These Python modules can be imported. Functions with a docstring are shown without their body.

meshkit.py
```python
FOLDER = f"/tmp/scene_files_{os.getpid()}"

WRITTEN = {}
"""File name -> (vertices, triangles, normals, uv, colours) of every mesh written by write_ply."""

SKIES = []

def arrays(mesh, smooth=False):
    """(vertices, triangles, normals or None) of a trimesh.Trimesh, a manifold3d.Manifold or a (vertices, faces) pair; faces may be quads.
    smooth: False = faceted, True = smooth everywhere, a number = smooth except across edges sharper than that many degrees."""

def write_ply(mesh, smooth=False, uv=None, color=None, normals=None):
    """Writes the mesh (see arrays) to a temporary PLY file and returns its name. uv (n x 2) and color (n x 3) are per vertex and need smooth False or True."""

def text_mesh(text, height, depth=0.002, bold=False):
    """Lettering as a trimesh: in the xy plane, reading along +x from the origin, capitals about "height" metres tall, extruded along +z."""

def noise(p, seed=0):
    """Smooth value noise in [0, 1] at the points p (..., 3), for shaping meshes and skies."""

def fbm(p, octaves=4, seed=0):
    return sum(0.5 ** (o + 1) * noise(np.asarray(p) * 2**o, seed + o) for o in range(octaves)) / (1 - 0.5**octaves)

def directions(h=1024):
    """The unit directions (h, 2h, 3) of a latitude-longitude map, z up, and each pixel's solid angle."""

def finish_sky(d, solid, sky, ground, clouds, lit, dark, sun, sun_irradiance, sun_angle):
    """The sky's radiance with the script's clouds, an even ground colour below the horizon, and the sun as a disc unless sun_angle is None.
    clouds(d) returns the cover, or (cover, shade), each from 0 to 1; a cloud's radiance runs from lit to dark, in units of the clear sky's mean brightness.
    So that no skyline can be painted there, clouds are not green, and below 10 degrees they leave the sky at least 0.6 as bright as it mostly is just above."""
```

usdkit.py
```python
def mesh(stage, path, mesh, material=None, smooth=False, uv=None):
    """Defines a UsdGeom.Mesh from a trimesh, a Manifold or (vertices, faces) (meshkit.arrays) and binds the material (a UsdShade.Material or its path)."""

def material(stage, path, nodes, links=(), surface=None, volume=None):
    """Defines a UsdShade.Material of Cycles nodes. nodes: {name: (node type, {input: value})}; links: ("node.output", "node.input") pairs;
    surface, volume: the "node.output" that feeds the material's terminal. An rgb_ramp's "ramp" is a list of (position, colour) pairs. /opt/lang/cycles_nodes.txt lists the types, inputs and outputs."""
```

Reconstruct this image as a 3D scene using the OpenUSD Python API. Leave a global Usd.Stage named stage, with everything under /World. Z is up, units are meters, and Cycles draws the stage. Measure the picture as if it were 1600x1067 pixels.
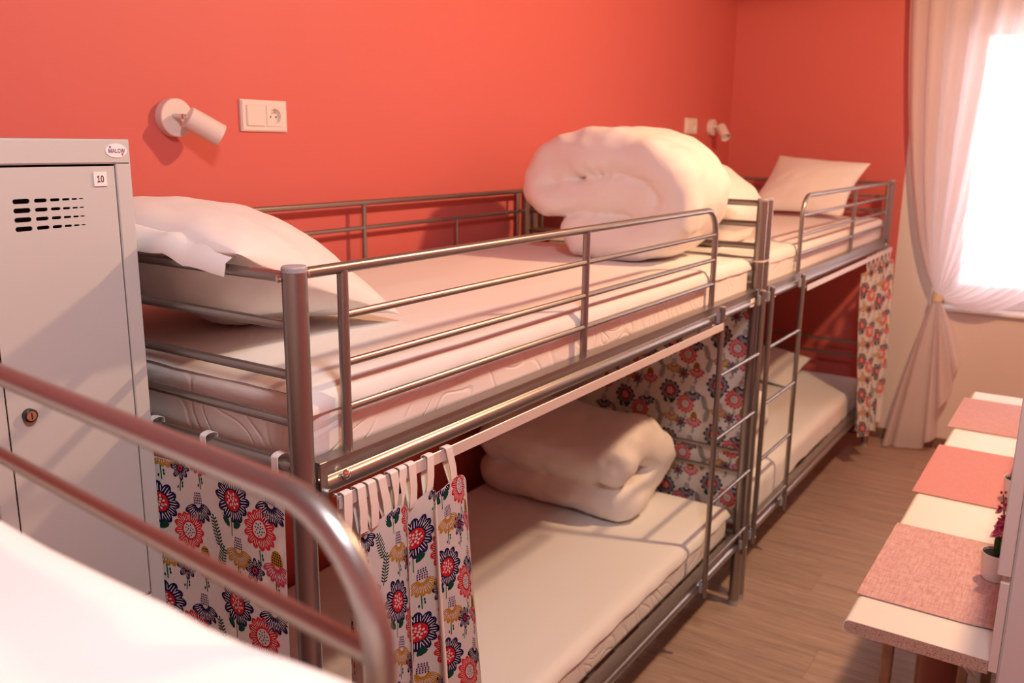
import math, random
import numpy as np, trimesh, usdkit, meshkit
from shapely import affinity
from shapely.geometry import Polygon, Point
from pxr import Usd, UsdGeom, UsdLux, UsdShade, Gf, Sdf, Vt

random.seed(3); RNG = np.random.default_rng(7)
stage = Usd.Stage.CreateInMemory()
UsdGeom.SetStageUpAxis(stage, UsdGeom.Tokens.z); UsdGeom.SetStageMetersPerUnit(stage, 1.0)
UsdGeom.Xform.Define(stage, '/World'); UsdGeom.Scope.Define(stage, '/World/Looks')

# ---------------------------------------------------------------- camera, daylight, room lamp, exposure
cam = UsdGeom.Camera.Define(stage, '/World/camera')
_eye, _r, _u, _b = (0.926, -0.85, 1.634), (0.8332, 0.5529, 0.0127), (-0.1330, 0.1780, 0.9750), (0.5368, -0.8141, 0.2219)
cam.AddTransformOp().Set(Gf.Matrix4d(*_r, 0, *_u, 0, *_b, 0, *_eye, 1))
cam.CreateHorizontalApertureAttr(36.0); cam.CreateVerticalApertureAttr(36.0 * 1067 / 1600)
cam.CreateFocalLengthAttr(36.0 * 1376.8 / 1600)
cam.CreateFStopAttr(5.2); cam.CreateFocusDistanceAttr(1.4); cam.CreateClippingRangeAttr(Gf.Vec2f(0.02, 100))
cam.CreateExposureAttr(0.29)
dome = UsdLux.DomeLight.Define(stage, '/World/sky'); dome.CreateColorAttr(Gf.Vec3f(1.0, 0.89, 0.93)); dome.CreateIntensityAttr(1.7)
for _n, _p, _rad, _c, _i in (('warm_lamp_light', (1.02, 1.98, 2.58), 0.055, (1.0, 0.61, 0.33), 1060.0), ('cool_lamp_light', (0.95, -0.45, 2.60), 0.14, (1.0, 0.97, 1.0), 76.0)):
    lamp = UsdLux.SphereLight.Define(stage, '/World/' + _n); lamp.CreateRadiusAttr(_rad); lamp.AddTranslateOp().Set(Gf.Vec3d(*_p)); lamp.CreateColorAttr(Gf.Vec3f(*_c)); lamp.CreateIntensityAttr(_i)
    _sh = UsdLux.ShapingAPI.Apply(lamp.GetPrim()); _sh.CreateShapingConeAngleAttr(89.0); _sh.CreateShapingConeSoftnessAttr(0.05)

# ---------------------------------------------------------------- materials
def mat(name, nodes, links=(), surface='p.BSDF'):
    return usdkit.material(stage, '/World/Looks/' + name, nodes, links, surface=surface)
def plain(name, col, rough=0.5, metal=0.0, spec=0.5, bump=0.0, scale=200.0, vary=0.0, **kw):
    n = {'p': ('principled_bsdf', dict(base_color=col, roughness=rough, metallic=metal, specular_ior_level=spec, **kw))}; l = []
    if bump or vary:
        n['t'] = ('texture_coordinate', {}); n['n'] = ('noise_texture', dict(scale=scale, detail=3.0)); l.append(('t.object', 'n.vector'))
    if bump:
        n['b'] = ('bump', dict(strength=bump, distance=0.002)); l += [('n.fac', 'b.height'), ('b.normal', 'p.normal')]
    if vary:
        n['r'] = ('rgb_ramp', {'ramp': [(0.3, tuple(c * (1 - vary) for c in col)), (0.7, tuple(min(1, c * (1 + vary)) for c in col))]}); l += [('n.fac', 'r.fac'), ('r.color', 'p.base_color')]
    return mat(name, n, l)
CORAL = (0.62, 0.143, 0.124)
M = {}
M['coral'] = plain('coral_paint', CORAL, 0.55, spec=0.3, bump=0.08, scale=90)
M['beige'] = plain('beige_paint', (0.74, 0.62, 0.52), 0.6, spec=0.3, bump=0.08, scale=90)
M['white_wall'] = plain('white_paint', (0.68, 0.67, 0.64), 0.6, spec=0.3, bump=0.08, scale=90)
M['ceiling'] = plain('ceiling_paint', (0.56, 0.50, 0.48), 0.7)
M['metal'] = plain('silver_grey_bed_steel', (0.335, 0.305, 0.29), 0.33, metal=0.85, bump=0.03, scale=900)
M['cap'] = plain('grey_plastic', (0.40, 0.38, 0.40), 0.45)
M['chrome'] = plain('bright_screw_steel', (0.75, 0.73, 0.72), 0.18, metal=1.0)
M['rail_alu'] = plain('pale_aluminium', (0.78, 0.72, 0.69), 0.42, metal=0.35)
M['cotton'] = plain('white_cotton', (0.83, 0.81, 0.79), 0.85, spec=0.2, bump=0.10, scale=700, sheen_weight=0.15)
M['duvet'] = plain('white_microfibre', (0.84, 0.80, 0.765), 0.7, spec=0.25, bump=0.10, scale=60, sheen_weight=0.2)
M['tape'] = plain('white_cotton_tape', (0.83, 0.80, 0.78), 0.8, spec=0.2, bump=0.15, scale=1500)
M['locker'] = plain('light_grey_enamel', (0.54, 0.54, 0.52), 0.42, spec=0.4, bump=0.04, scale=1200)
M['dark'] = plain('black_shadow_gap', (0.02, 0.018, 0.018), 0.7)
M['brass'] = plain('worn_brass', (0.72, 0.56, 0.38), 0.35, metal=0.9)
M['black_ring'] = plain('black_plastic', (0.02, 0.02, 0.02), 0.35)
M['white_plastic'] = plain('white_plastic', (0.78, 0.71, 0.67), 0.25, spec=0.5)
M['white_gloss'] = plain('white_lamp_enamel', (0.76, 0.70, 0.66), 0.3, spec=0.5)
M['paper'] = plain('white_paper_label', (0.84, 0.82, 0.81), 0.6)
M['ink'] = plain('dark_red_ink', (0.10, 0.025, 0.025), 0.6)
M['blue'] = plain('badge_blue', (0.10, 0.07, 0.30), 0.5)
M['logo_grey'] = plain('badge_grey_violet', (0.17, 0.12, 0.19), 0.5)
M['red_dot'] = plain('badge_red', (0.65, 0.03, 0.05), 0.5)
M['laminate'] = plain('white_laminate', (0.83, 0.79, 0.74), 0.35, spec=0.45)
M['trim'] = plain('white_trim_board', (0.72, 0.71, 0.66), 0.45)
M['pot'] = plain('white_ceramic_pot', (0.80, 0.74, 0.73), 0.35)
M['soil'] = plain('dark_soil', (0.018, 0.012, 0.010), 0.9, bump=0.9, scale=300)
M['stem'] = plain('orchid_stem', (0.13, 0.16, 0.04), 0.5)
M['leaf'] = plain('orchid_leaf', (0.05, 0.09, 0.03), 0.4)
M['bud'] = plain('orchid_bud', (0.33, 0.05, 0.10), 0.5)
M['petal'] = plain('orchid_petal', (0.55, 0.05, 0.17), 0.5, vary=0.45, scale=60)
M['petal_tip'] = plain('orchid_petal_pale', (0.74, 0.30, 0.40), 0.5, vary=0.3, scale=60)
M['wood'] = plain('pale_beech', (0.60, 0.46, 0.35), 0.45, vary=0.18, scale=30)
M['red_seat'] = plain('red_vinyl', (0.42, 0.02, 0.03), 0.4)
M['bin'] = plain('reddish_brown_plastic', (0.42, 0.16, 0.14), 0.45)
M['tie_band'] = plain('cream_tape', (0.80, 0.66, 0.46), 0.7)
M['frame_white'] = plain('white_window_frame', (0.85, 0.85, 0.84), 0.35)
M['zip'] = plain('clear_white_nylon', (0.72, 0.64, 0.56), 0.4)
M['skirting'] = plain('brown_skirting', (0.21, 0.12, 0.085), 0.5, vary=0.2, scale=20)
M['lamp_glass'] = mat('lit_lamp_glass', {'p': ('emission', dict(color=(1.0, 0.7, 0.45), strength=2.0))}, surface='p.emission')

# quilted mattress ticking: swirling stitched lines as fine relief
M['quilt'] = mat('quilted_ticking', {
    't': ('texture_coordinate', {}), 'n': ('noise_texture', dict(scale=6.0, detail=0.0, distortion=1.2)),
    'm': ('math', dict(math_type='multiply', value2=5.0)), 'f': ('math', dict(math_type='pingpong', value2=0.5)),
    's': ('map_range', dict(from_min=0.0, from_max=0.16, to_min=0.0, to_max=1.0, clamp=True)),
    'f2': ('noise_texture', dict(scale=400.0, detail=2.0)), 'a': ('math', dict(math_type='multiply_add', value2=0.10)),
    'b': ('bump', dict(strength=0.35, distance=0.005)), 'p': ('principled_bsdf', dict(base_color=(0.82, 0.77, 0.74), roughness=0.8, specular_ior_level=0.2))},
    [('t.object', 'n.vector'), ('n.fac', 'm.value1'), ('m.value', 'f.value1'), ('f.value', 's.value'), ('t.object', 'f2.vector'), ('f2.fac', 'a.value1'), ('s.result', 'a.value3'), ('a.value', 'b.height'), ('b.normal', 'p.normal')])
# wall at the window: coral to the left of a vertical paint edge, beige to its right
M['far_wall'] = mat('far_wall_paint', {
    'g': ('geometry', {}), 'x': ('separate_xyz', {}), 'c': ('math', dict(math_type='greater_than', value2=0.022)),
    'mx': ('mix', dict(color1=CORAL, color2=(0.76, 0.66, 0.60))), 'p': ('principled_bsdf', dict(roughness=0.55, specular_ior_level=0.3))},
    [('g.position', 'x.vector'), ('x.x', 'c.value1'), ('c.value', 'mx.fac'), ('mx.color', 'p.base_color')])
def plank_mat(name, base):
    d = tuple(c * 0.50 for c in base); l = tuple(c * 1.22 for c in base)
    return mat(name, {
        't': ('geometry', {}), 'o': ('object_info', {}), 'off': ('combine_xyz', {}), 'mul': ('math', dict(math_type='multiply', value2=37.0)),
        'mp': ('mapping', dict(scale=(1.6, 30.0, 1.0))), 'n': ('noise_texture', dict(scale=1.6, detail=5.0, roughness=0.62, distortion=0.8)),
        'n2': ('noise_texture', dict(scale=9.0, detail=3.0)), 'mx': ('mix', dict(fac=0.35)),
        'r': ('rgb_ramp', {'ramp': [(0.34, d), (0.44, tuple(c * 0.80 for c in base)), (0.54, base), (0.66, l)]}),
        'b': ('bump', dict(strength=0.12, distance=0.002)), 'p': ('principled_bsdf', dict(roughness=0.42, specular_ior_level=0.4))},
        [('t.position', 'mp.vector'), ('o.random', 'mul.value1'), ('mul.value', 'off.x'), ('mul.value', 'off.y'), ('off.vector', 'mp.location'),
         ('mp.vector', 'n.vector'), ('mp.vector', 'n2.vector'), ('n.color', 'mx.color1'), ('n2.color', 'mx.color2'), ('mx.color', 'r.fac'), ('r.color', 'p.base_color'), ('n.fac', 'b.height'), ('b.normal', 'p.normal')])
PLANK = [plank_mat('floor_plank_%d' % i, c) for i, c in enumerate([(0.46, 0.32, 0.25), (0.475, 0.33, 0.255), (0.45, 0.31, 0.24)])]
def weave(name, a, b):
    return mat(name, {
        't': ('geometry', {}), 'm1': ('mapping', dict(scale=(480.0, 480.0, 1.0))), 'ch': ('checker_texture', dict(scale=1.0, color1=(1, 1, 1), color2=(0, 0, 0))),
        'm2': ('mapping', dict(scale=(30.0, 260.0, 1.0))), 'n': ('noise_texture', dict(scale=1.0, detail=3.0)),
        'm3': ('mapping', dict(scale=(260.0, 30.0, 1.0))), 'n2': ('noise_texture', dict(scale=1.0, detail=3.0)), 'av': ('mix', dict(fac=0.5)),
        'r': ('rgb_ramp', {'ramp': [(0.36, a), (0.62, b)]}), 'ad': ('mix', dict(mix_type='mix', fac=0.25)),
        'b': ('bump', dict(strength=0.5, distance=0.001)), 'p': ('principled_bsdf', dict(roughness=0.6, specular_ior_level=0.35))},
        [('t.position', 'm1.vector'), ('m1.vector', 'ch.vector'), ('t.position', 'm2.vector'), ('m2.vector', 'n.vector'), ('t.position', 'm3.vector'), ('m3.vector', 'n2.vector'),
         ('n.color', 'av.color1'), ('n2.color', 'av.color2'), ('av.color', 'r.fac'), ('r.color', 'p.base_color'), ('av.color', 'ad.color1'), ('ch.color', 'ad.color2'), ('ad.color', 'b.height'), ('b.normal', 'p.normal')])
M['mat_pink'] = weave('woven_pink_vinyl', (0.48, 0.225, 0.235), (0.74, 0.49, 0.48))
M['mat_salmon'] = weave('woven_salmon_vinyl', (0.60, 0.245, 0.245), (0.66, 0.285, 0.28))
M['mat_rose'] = weave('woven_rose_vinyl', (0.56, 0.28, 0.28), (0.65, 0.36, 0.35))
M['chip'] = mat('raw_chipboard', {
    't': ('geometry', {}), 'v': ('voronoi_texture', dict(scale=700.0)), 'n': ('noise_texture', dict(scale=420.0, detail=3.0)), 'mx': ('mix', dict(fac=0.5)),
    'r': ('rgb_ramp', {'ramp': [(0.26, (0.13, 0.085, 0.06)), (0.36, (0.44, 0.32, 0.235)), (0.55, (0.55, 0.43, 0.335)), (0.75, (0.66, 0.55, 0.45))]}),
    'b': ('bump', dict(strength=0.6, distance=0.002)), 'p': ('principled_bsdf', dict(roughness=0.8))},
    [('t.position', 'v.vector'), ('t.position', 'n.vector'), ('v.color', 'mx.color1'), ('n.color', 'mx.color2'), ('mx.color', 'r.fac'), ('r.color', 'p.base_color'), ('n.fac', 'b.height'), ('b.normal', 'p.normal')])
# printed curtain cotton: print colours live on the faces of the cloth (primvar "ink")
M['print'] = mat('printed_cotton', {
    'a': ('attribute', dict(attribute='ink')), 'p': ('principled_bsdf', dict(roughness=0.8, specular_ior_level=0.2)), 'tr': ('translucent_bsdf', {}), 'mc': ('mix_closure', dict(fac=0.18))},
    [('a.color', 'p.base_color'), ('a.color', 'tr.color'), ('p.BSDF', 'mc.closure1'), ('tr.BSDF', 'mc.closure2')], surface='mc.closure')
M['voile'] = mat('sheer_voile', {
    'd': ('diffuse_bsdf', dict(color=(0.92, 0.88, 0.88))), 'l': ('translucent_bsdf', dict(color=(0.95, 0.87, 0.90))), 'm1': ('mix_closure', dict(fac=0.55)),
    'lw': ('layer_weight', dict(blend=0.35)), 'mr': ('map_range', dict(from_min=0.0, from_max=1.0, to_min=0.86, to_max=0.98, clamp=True)),
    'tr': ('transparent_bsdf', dict(color=(1, 1, 1))), 'm2': ('mix_closure', {})},
    [('d.BSDF', 'm1.closure1'), ('l.BSDF', 'm1.closure2'), ('lw.facing', 'mr.value'), ('mr.result', 'm2.fac'), ('tr.BSDF', 'm2.closure1'), ('m1.closure', 'm2.closure2')], surface='m2.closure')
M['pane'] = mat('window_glass', {
    'f': ('fresnel', dict(IOR=1.45)), 't': ('transparent_bsdf', dict(color=(0.96, 0.97, 0.97))), 'g': ('glossy_bsdf', dict(color=(1, 1, 1), roughness=0.02)), 'm': ('mix_closure', {})},
    [('f.fac', 'm.fac'), ('t.BSDF', 'm.closure1'), ('g.BSDF', 'm.closure2')], surface='m.closure')

# ---------------------------------------------------------------- scene helpers
_used = {}
def _path(parent, name):
    k = (str(parent), name); n = _used.get(k, 0); _used[k] = n + 1
    return f'{parent}/{name}' if n == 0 else f'{parent}/{name}_{n:03d}'
class Thing:
    def __init__(s, name, label, cat, base=(0, 0, 0), rotz=0.0, group=None, kind=None):
        s.path = _path('/World', name); s.base = np.array(base, float)
        x = UsdGeom.Xform.Define(stage, s.path); x.AddTranslateOp().Set(Gf.Vec3d(*map(float, base)))
        if rotz: x.AddRotateZOp().Set(float(rotz))
        s.prim = x.GetPrim(); tag(s.prim, label, cat, group, kind)
    def part(s, name, mesh, m, label=None, smooth=30, parent=None, local=False):
        g = tm(mesh)
        if not local: g = (g[0] - s.base, g[1])
        return put(_path(parent or s.path, name), g, m, smooth, label)
def tag(p, label=None, cat=None, group=None, kind=None):
    for k, v in (('label', label), ('category', cat), ('group', group), ('kind', kind)):
        if v: p.SetCustomDataByKey(k, v)
def tm(mesh):
    if isinstance(mesh, list):
        vs, fs, n = [], [], 0
        for q in mesh:
            v, f = tm(q); vs.append(v); fs.append(f + n); n += len(v)
        return np.vstack(vs), np.vstack(fs)
    if isinstance(mesh, tuple):
        v, f = np.asarray(mesh[0], float), np.asarray(mesh[1], int)
        if f.shape[1] == 4: f = np.vstack([f[:, [0, 1, 2]], f[:, [0, 2, 3]]])
        return v, f
    return np.array(mesh.vertices, float), np.array(mesh.faces, int)
def put(path, g, m, smooth=30, label=None):
    p = usdkit.mesh(stage, path, g, M[m] if isinstance(m, str) else m, smooth).GetPrim()
    if label: tag(p, label)
    return str(p.GetPath())
def solo(name, mesh, m, label, cat, group=None, kind=None, smooth=30):
    g = tm(mesh); c = (g[0].min(0) + g[0].max(0)) / 2; c[2] = g[0][:, 2].min()
    path = put(_path('/World', name), (g[0] - c, g[1]), m, smooth)
    p = stage.GetPrimAtPath(path); UsdGeom.Xformable(p).AddTranslateOp().Set(Gf.Vec3d(*map(float, c)))
    tag(p, label, cat, group, kind); return path
def struct(name, mesh, m, parent=None, label=None, smooth=30):
    p = put(_path(parent or '/World', name), tm(mesh), m, smooth)
    if not parent: tag(stage.GetPrimAtPath(p), label, None, None, 'structure')
    return p
# ---------------------------------------------------------------- mesh helpers
def bx(x0, x1, y0, y1, z0, z1, b=0.0):
    c = np.array([(x0 + x1) / 2, (y0 + y1) / 2, (z0 + z1) / 2]); h = np.array([abs(x1 - x0), abs(y1 - y0), abs(z1 - z0)]) / 2
    if b <= 0:
        q = trimesh.creation.box(extents=2 * h); q.apply_translation(c); return q
    b = min(b, h.min() * 0.95); pts = []
    for sx in (-1, 1):
        for sy in (-1, 1):
            for sz in (-1, 1):
                for k in range(3):
                    d = h - b; d[k] = h[k]; pts.append(c + d * (sx, sy, sz))
    return trimesh.convex.convex_hull(np.array(pts))
def tube(pts, r, n=12, cap=True):
    pts = np.array(pts, float); m = len(pts)
    r = np.full(m, r) if np.ndim(r) == 0 else np.array(r, float)
    t = np.gradient(pts, axis=0) if m > 2 else np.repeat((pts[1:] - pts[:1]), m, 0)
    t /= np.linalg.norm(t, axis=1, keepdims=True)
    a = np.array([0, 0, 1.0]) if abs(t[0, 2]) < 0.9 else np.array([1.0, 0, 0])
    u = np.cross(t[0], a); u /= np.linalg.norm(u); vs = []
    th = np.arange(n) / n * 2 * np.pi
    for i in range(m):
        u = u - t[i] * (u @ t[i]); u /= np.linalg.norm(u); w = np.cross(t[i], u)
        vs.append(pts[i] + r[i] * (np.cos(th)[:, None] * u + np.sin(th)[:, None] * w))
    v = np.vstack(vs); f = []
    for i in range(m - 1):
        for k in range(n):
            a0, b0 = i * n + k, i * n + (k + 1) % n
            f += [(a0, b0, b0 + n), (a0, b0 + n, a0 + n)]
    if cap:
        v = np.vstack([v, pts[0], pts[-1]])
        for k in range(n):
            f += [(len(v) - 2, (k + 1) % n, k), (len(v) - 1, (m - 1) * n + k, (m - 1) * n + (k + 1) % n)]
    return v, np.array(f)
def lathe(prof, n=32, at=(0, 0, 0), axis=(0, 0, 1)):
    prof = np.array(prof, float); th = np.arange(n) / n * 2 * np.pi; m = len(prof)
    v = np.array([(r * np.cos(a), r * np.sin(a), z) for r, z in prof for a in th]); f = []
    for i in range(m - 1):
        for k in range(n):
            a, b = i * n + k, i * n + (k + 1) % n; f += [(a, b, b + n), (a, b + n, a + n)]
    R = trimesh.geometry.align_vectors([0, 0, 1], axis)[:3, :3]
    return v @ R.T + np.array(at), np.array(f)
def rod(a, b, r, n=12): return tube([a, b], r, n)
def grid(P, closed=False):
    nu, nv = P.shape[:2]; i = np.arange(nu * nv).reshape(nu, nv)
    f = np.stack([i[:-1, :-1], i[1:, :-1], i[1:, 1:], i[:-1, 1:]], -1).reshape(-1, 4)
    return tm((P.reshape(-1, 3), f))
def shell(P, t):
    """A cloth grid given thickness: front, back and rim."""
    N = gnormals(P); v1, f1 = grid(P); v2, f2 = grid(P - N * t); n = len(v1); nu, nv = P.shape[:2]
    i = np.arange(nu * nv).reshape(nu, nv); e = []
    for a, b in ((i[:-1, 0], i[1:, 0]), (i[1:, -1], i[:-1, -1]), (i[0, 1:], i[0, :-1]), (i[-1, :-1], i[-1, 1:])):
        e += list(zip(a, b, b + n)) + list(zip(a, b + n, a + n))
    return np.vstack([v1, v2]), np.vstack([f1, f2[:, ::-1] + n, np.array(e)[:, ::-1]])
def gnormals(P):
    du, dv = np.gradient(P, axis=0), np.gradient(P, axis=1); N = np.cross(du, dv)
    return N / np.maximum(np.linalg.norm(N, axis=-1, keepdims=True), 1e-9)
def nets(F, lo, hi, h):
    """Naive surface nets of the implicit F(points) < 0 in a box."""
    ax = [np.arange(lo[k], hi[k] + h, h) for k in range(3)]
    G = np.stack(np.meshgrid(*ax, indexing='ij'), -1); D = F(G.reshape(-1, 3)).reshape(G.shape[:3])
    s = [D.shape[k] - 1 for k in range(3)]; acc, cnt = np.zeros((*s, 3)), np.zeros(s)
    C = [(i, j, k) for i in (0, 1) for j in (0, 1) for k in (0, 1)]
    sl = lambda c: tuple(slice(c[k], c[k] + s[k]) for k in range(3))
    for a in C:
        for k in range(3):
            if a[k] == 0:
                b = list(a); b[k] = 1; da, db = D[sl(a)], D[sl(b)]; m = (da < 0) != (db < 0)
                t = np.where(m, da / np.where(da == db, 1, da - db), 0)
                p = np.zeros((*s, 3)); p[...] = a; p[..., k] = t; acc += p * m[..., None]; cnt += m
    on = cnt > 0; idx = np.full(s, -1); idx[on] = np.arange(on.sum())
    base = np.stack(np.meshgrid(*[np.arange(n) for n in s], indexing='ij'), -1)
    V = np.array(lo) + h * (base[on] + acc[on] / cnt[on][:, None]); Fs = []
    for k in range(3):
        a, b = [(1, 2), (2, 0), (0, 1)][k]
        s0 = [slice(1, -1)] * 3; s0[k] = slice(0, -1); s1 = list(s0); s1[k] = slice(1, None)
        d0, d1 = D[tuple(s0)], D[tuple(s1)]; m = (d0 < 0) != (d1 < 0); I = np.argwhere(m); flip = (d0 < 0)[m]
        if not len(I): continue
        for q in range(3):
            if q != k: I[:, q] += 1
        def cell(da, db):
            J = I.copy(); J[:, a] += da; J[:, b] += db; return idx[J[:, 0], J[:, 1], J[:, 2]]
        q4 = np.stack([cell(-1, -1), cell(0, -1), cell(0, 0), cell(-1, 0)], 1); q4[~flip] = q4[~flip][:, ::-1]; Fs.append(q4)
    return tm((V, np.vstack(Fs)))
def seg_d(p, a, b):
    d = b - a; t = np.clip(((p - a) @ d) / (d @ d), 0, 1); return np.linalg.norm(p - a - t[:, None] * d, axis=1)
def spline(pts, n):
    from scipy.interpolate import CubicSpline
    pts = np.array(pts, float); t = np.r_[0, np.cumsum(np.linalg.norm(np.diff(pts, axis=0), axis=1))]
    return CubicSpline(t, pts)(np.linspace(0, t[-1], n))
def fold(line, r, y0, y1, plane, h=0.011, seed=0, lump=0.016, end=0.06, floor=None, sag=0.0):
    """A folded duvet: a padded strip following a folded centre line in a section plane, extended along the third axis."""
    rr = np.atleast_1d(r); r = rr.max(); L = spline(line, 60); lo2, hi2 = L.min(0) - r * 1.6, L.max(0) + r * 1.6; ax = {'xz': (0, 2, 1), 'yz': (1, 2, 0)}[plane]
    lo, hi = np.zeros(3), np.zeros(3)
    for k in range(2): lo[ax[k]], hi[ax[k]] = lo2[k], hi2[k]
    lo[ax[2]], hi[ax[2]] = y0 - 0.03, y1 + 0.03
    R = np.interp(np.linspace(0, 1, len(L)), np.linspace(0, 1, len(rr)), rr)
    wc, wh = (y0 + y1) / 2, (y1 - y0) / 2; cen = L.mean(0)
    def F(p):
        q, w = p[:, list(ax[:2])], p[:, ax[2]]
        wp = p + 0.05 * (np.stack([meshkit.noise(p * 5 + k * 17.3, seed + k) for k in range(3)], -1) - 0.5)
        nz = meshkit.fbm(wp * 5.0 + 3.1 * seed, 3, seed) - 0.5
        cr = np.abs(meshkit.noise(wp * np.array([10.0, 10.0, 13.0]) + seed, seed + 5) - 0.5) + 0.6 * np.abs(meshkit.noise(wp * np.array([21.0, 21.0, 24.0]) + seed, seed + 6) - 0.5)
        d = np.full(len(p), 9.0)
        for i in range(len(L) - 1):
            d = np.minimum(d, seg_d(q, L[i], L[i + 1]) - 0.5 * (R[i] + R[i + 1]))
        t = np.abs(w - wc) / wh
        ang = np.arctan2(q[:, 1] - cen[1], q[:, 0] - cen[0]); rad = np.abs(np.sin(ang * 7 + 4 * meshkit.noise(p * 5, seed + 8)))   # gathers towards the ends
        d = d + nz * lump * 2.2 - (cr - 0.16) * lump * 0.9 + (rad - 0.5) * lump * 0.6 * np.clip(t - 0.55, 0, 0.5) * 2
        e = np.abs(w - wc) - wh + (meshkit.noise(p * 7.0 + 11, seed + 9) - 0.5) * 0.06
        a, b = d + end, e + end
        return np.minimum(np.maximum(a, b), 0) + np.sqrt(np.maximum(a, 0) ** 2 + np.maximum(b, 0) ** 2) - end
    v, f = nets(F, lo, hi, h); mesh = trimesh.Trimesh(v, f, process=False)
    ed = np.vstack([f[:, [0, 1]], f[:, [1, 2]], f[:, [2, 0]]]); ed = np.unique(np.sort(ed, 1), axis=0)
    for _ in range(3):
        sm, ct = np.zeros_like(v), np.zeros(len(v))
        for a_, b_ in ((0, 1), (1, 0)): np.add.at(sm, ed[:, a_], v[ed[:, b_]]); np.add.at(ct, ed[:, a_], 1)
        v = 0.5 * v + 0.5 * sm / ct[:, None]
    if floor is not None: v[:, 2] = np.where(v[:, 2] < floor, floor + 0.004 * np.tanh((v[:, 2] - floor) / 0.03) , v[:, 2]); v[:, 2] = np.maximum(v[:, 2], floor)
    return v, np.array(mesh.faces)
def pillow(A, B, C, D, top, bot, n=46, seed=0, pinch=0.5, wr=0.012, wrs=1.0):
    """A..D: corners in order round the pillow; top/bot: how far the middle bulges either way (along the normal of A, B, C, D)."""
    A, B, C, D = (np.array(q, float) for q in (A, B, C, D)); N = np.cross(B - A, D - A); N /= np.linalg.norm(N)
    u = (1 - np.cos(np.linspace(0, np.pi, n))) / 2 * 0.7 + np.linspace(0, 1, n) * 0.3; U, V = np.meshgrid(u, u, indexing='ij')
    su, sv = np.sin(np.pi * U), np.sin(np.pi * V)
    U2 = U + (0.5 - U) * 0.10 * sv; V2 = V + (0.5 - V) * 0.10 * su
    base = ((1 - U2) * (1 - V2))[..., None] * A + (U2 * (1 - V2))[..., None] * B + (U2 * V2)[..., None] * C + ((1 - U2) * V2)[..., None] * D
    k = (su * sv); out = []
    for s, T, pw in ((1, top, pinch), (-1, bot, 0.75)):
        h = T * k ** pw
        W = (meshkit.fbm(np.stack([U * 5 * wrs, V * 5 * wrs, 0 * U + seed], -1), 3, seed + (s > 0)) - 0.5) * 2
        ang = np.arctan2(V - 0.5, U - 0.5); rad = np.hypot(U - 0.5, V - 0.5)
        pl = np.abs(np.sin(ang * 9 + 2.5 * meshkit.noise(np.stack([U * 4, V * 4, 0 * U + 7 + seed], -1), seed))) - 0.5
        h = h + wr * W * k ** 0.35 + wr * 0.55 * pl * np.clip(rad * 2 - 0.35, 0, 1) * k ** 0.4
        out.append(base + s * h[..., None] * N)
    v1, f1 = grid(out[0]); v2, f2 = grid(out[1]); i = np.arange(n * n).reshape(n, n); m = n * n
    rim = np.zeros(m, bool); rim[np.r_[i[0], i[-1], i[:, 0], i[:, -1]]] = True
    mp = np.arange(m) + m; mp[rim] = np.arange(m)[rim]
    v = np.vstack([v1, v2]); f = np.vstack([f1, mp[f2[:, ::-1]]])
    t = trimesh.Trimesh(v, f, process=False); t.remove_unreferenced_vertices(); return np.array(t.vertices), np.array(t.faces)
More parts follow.
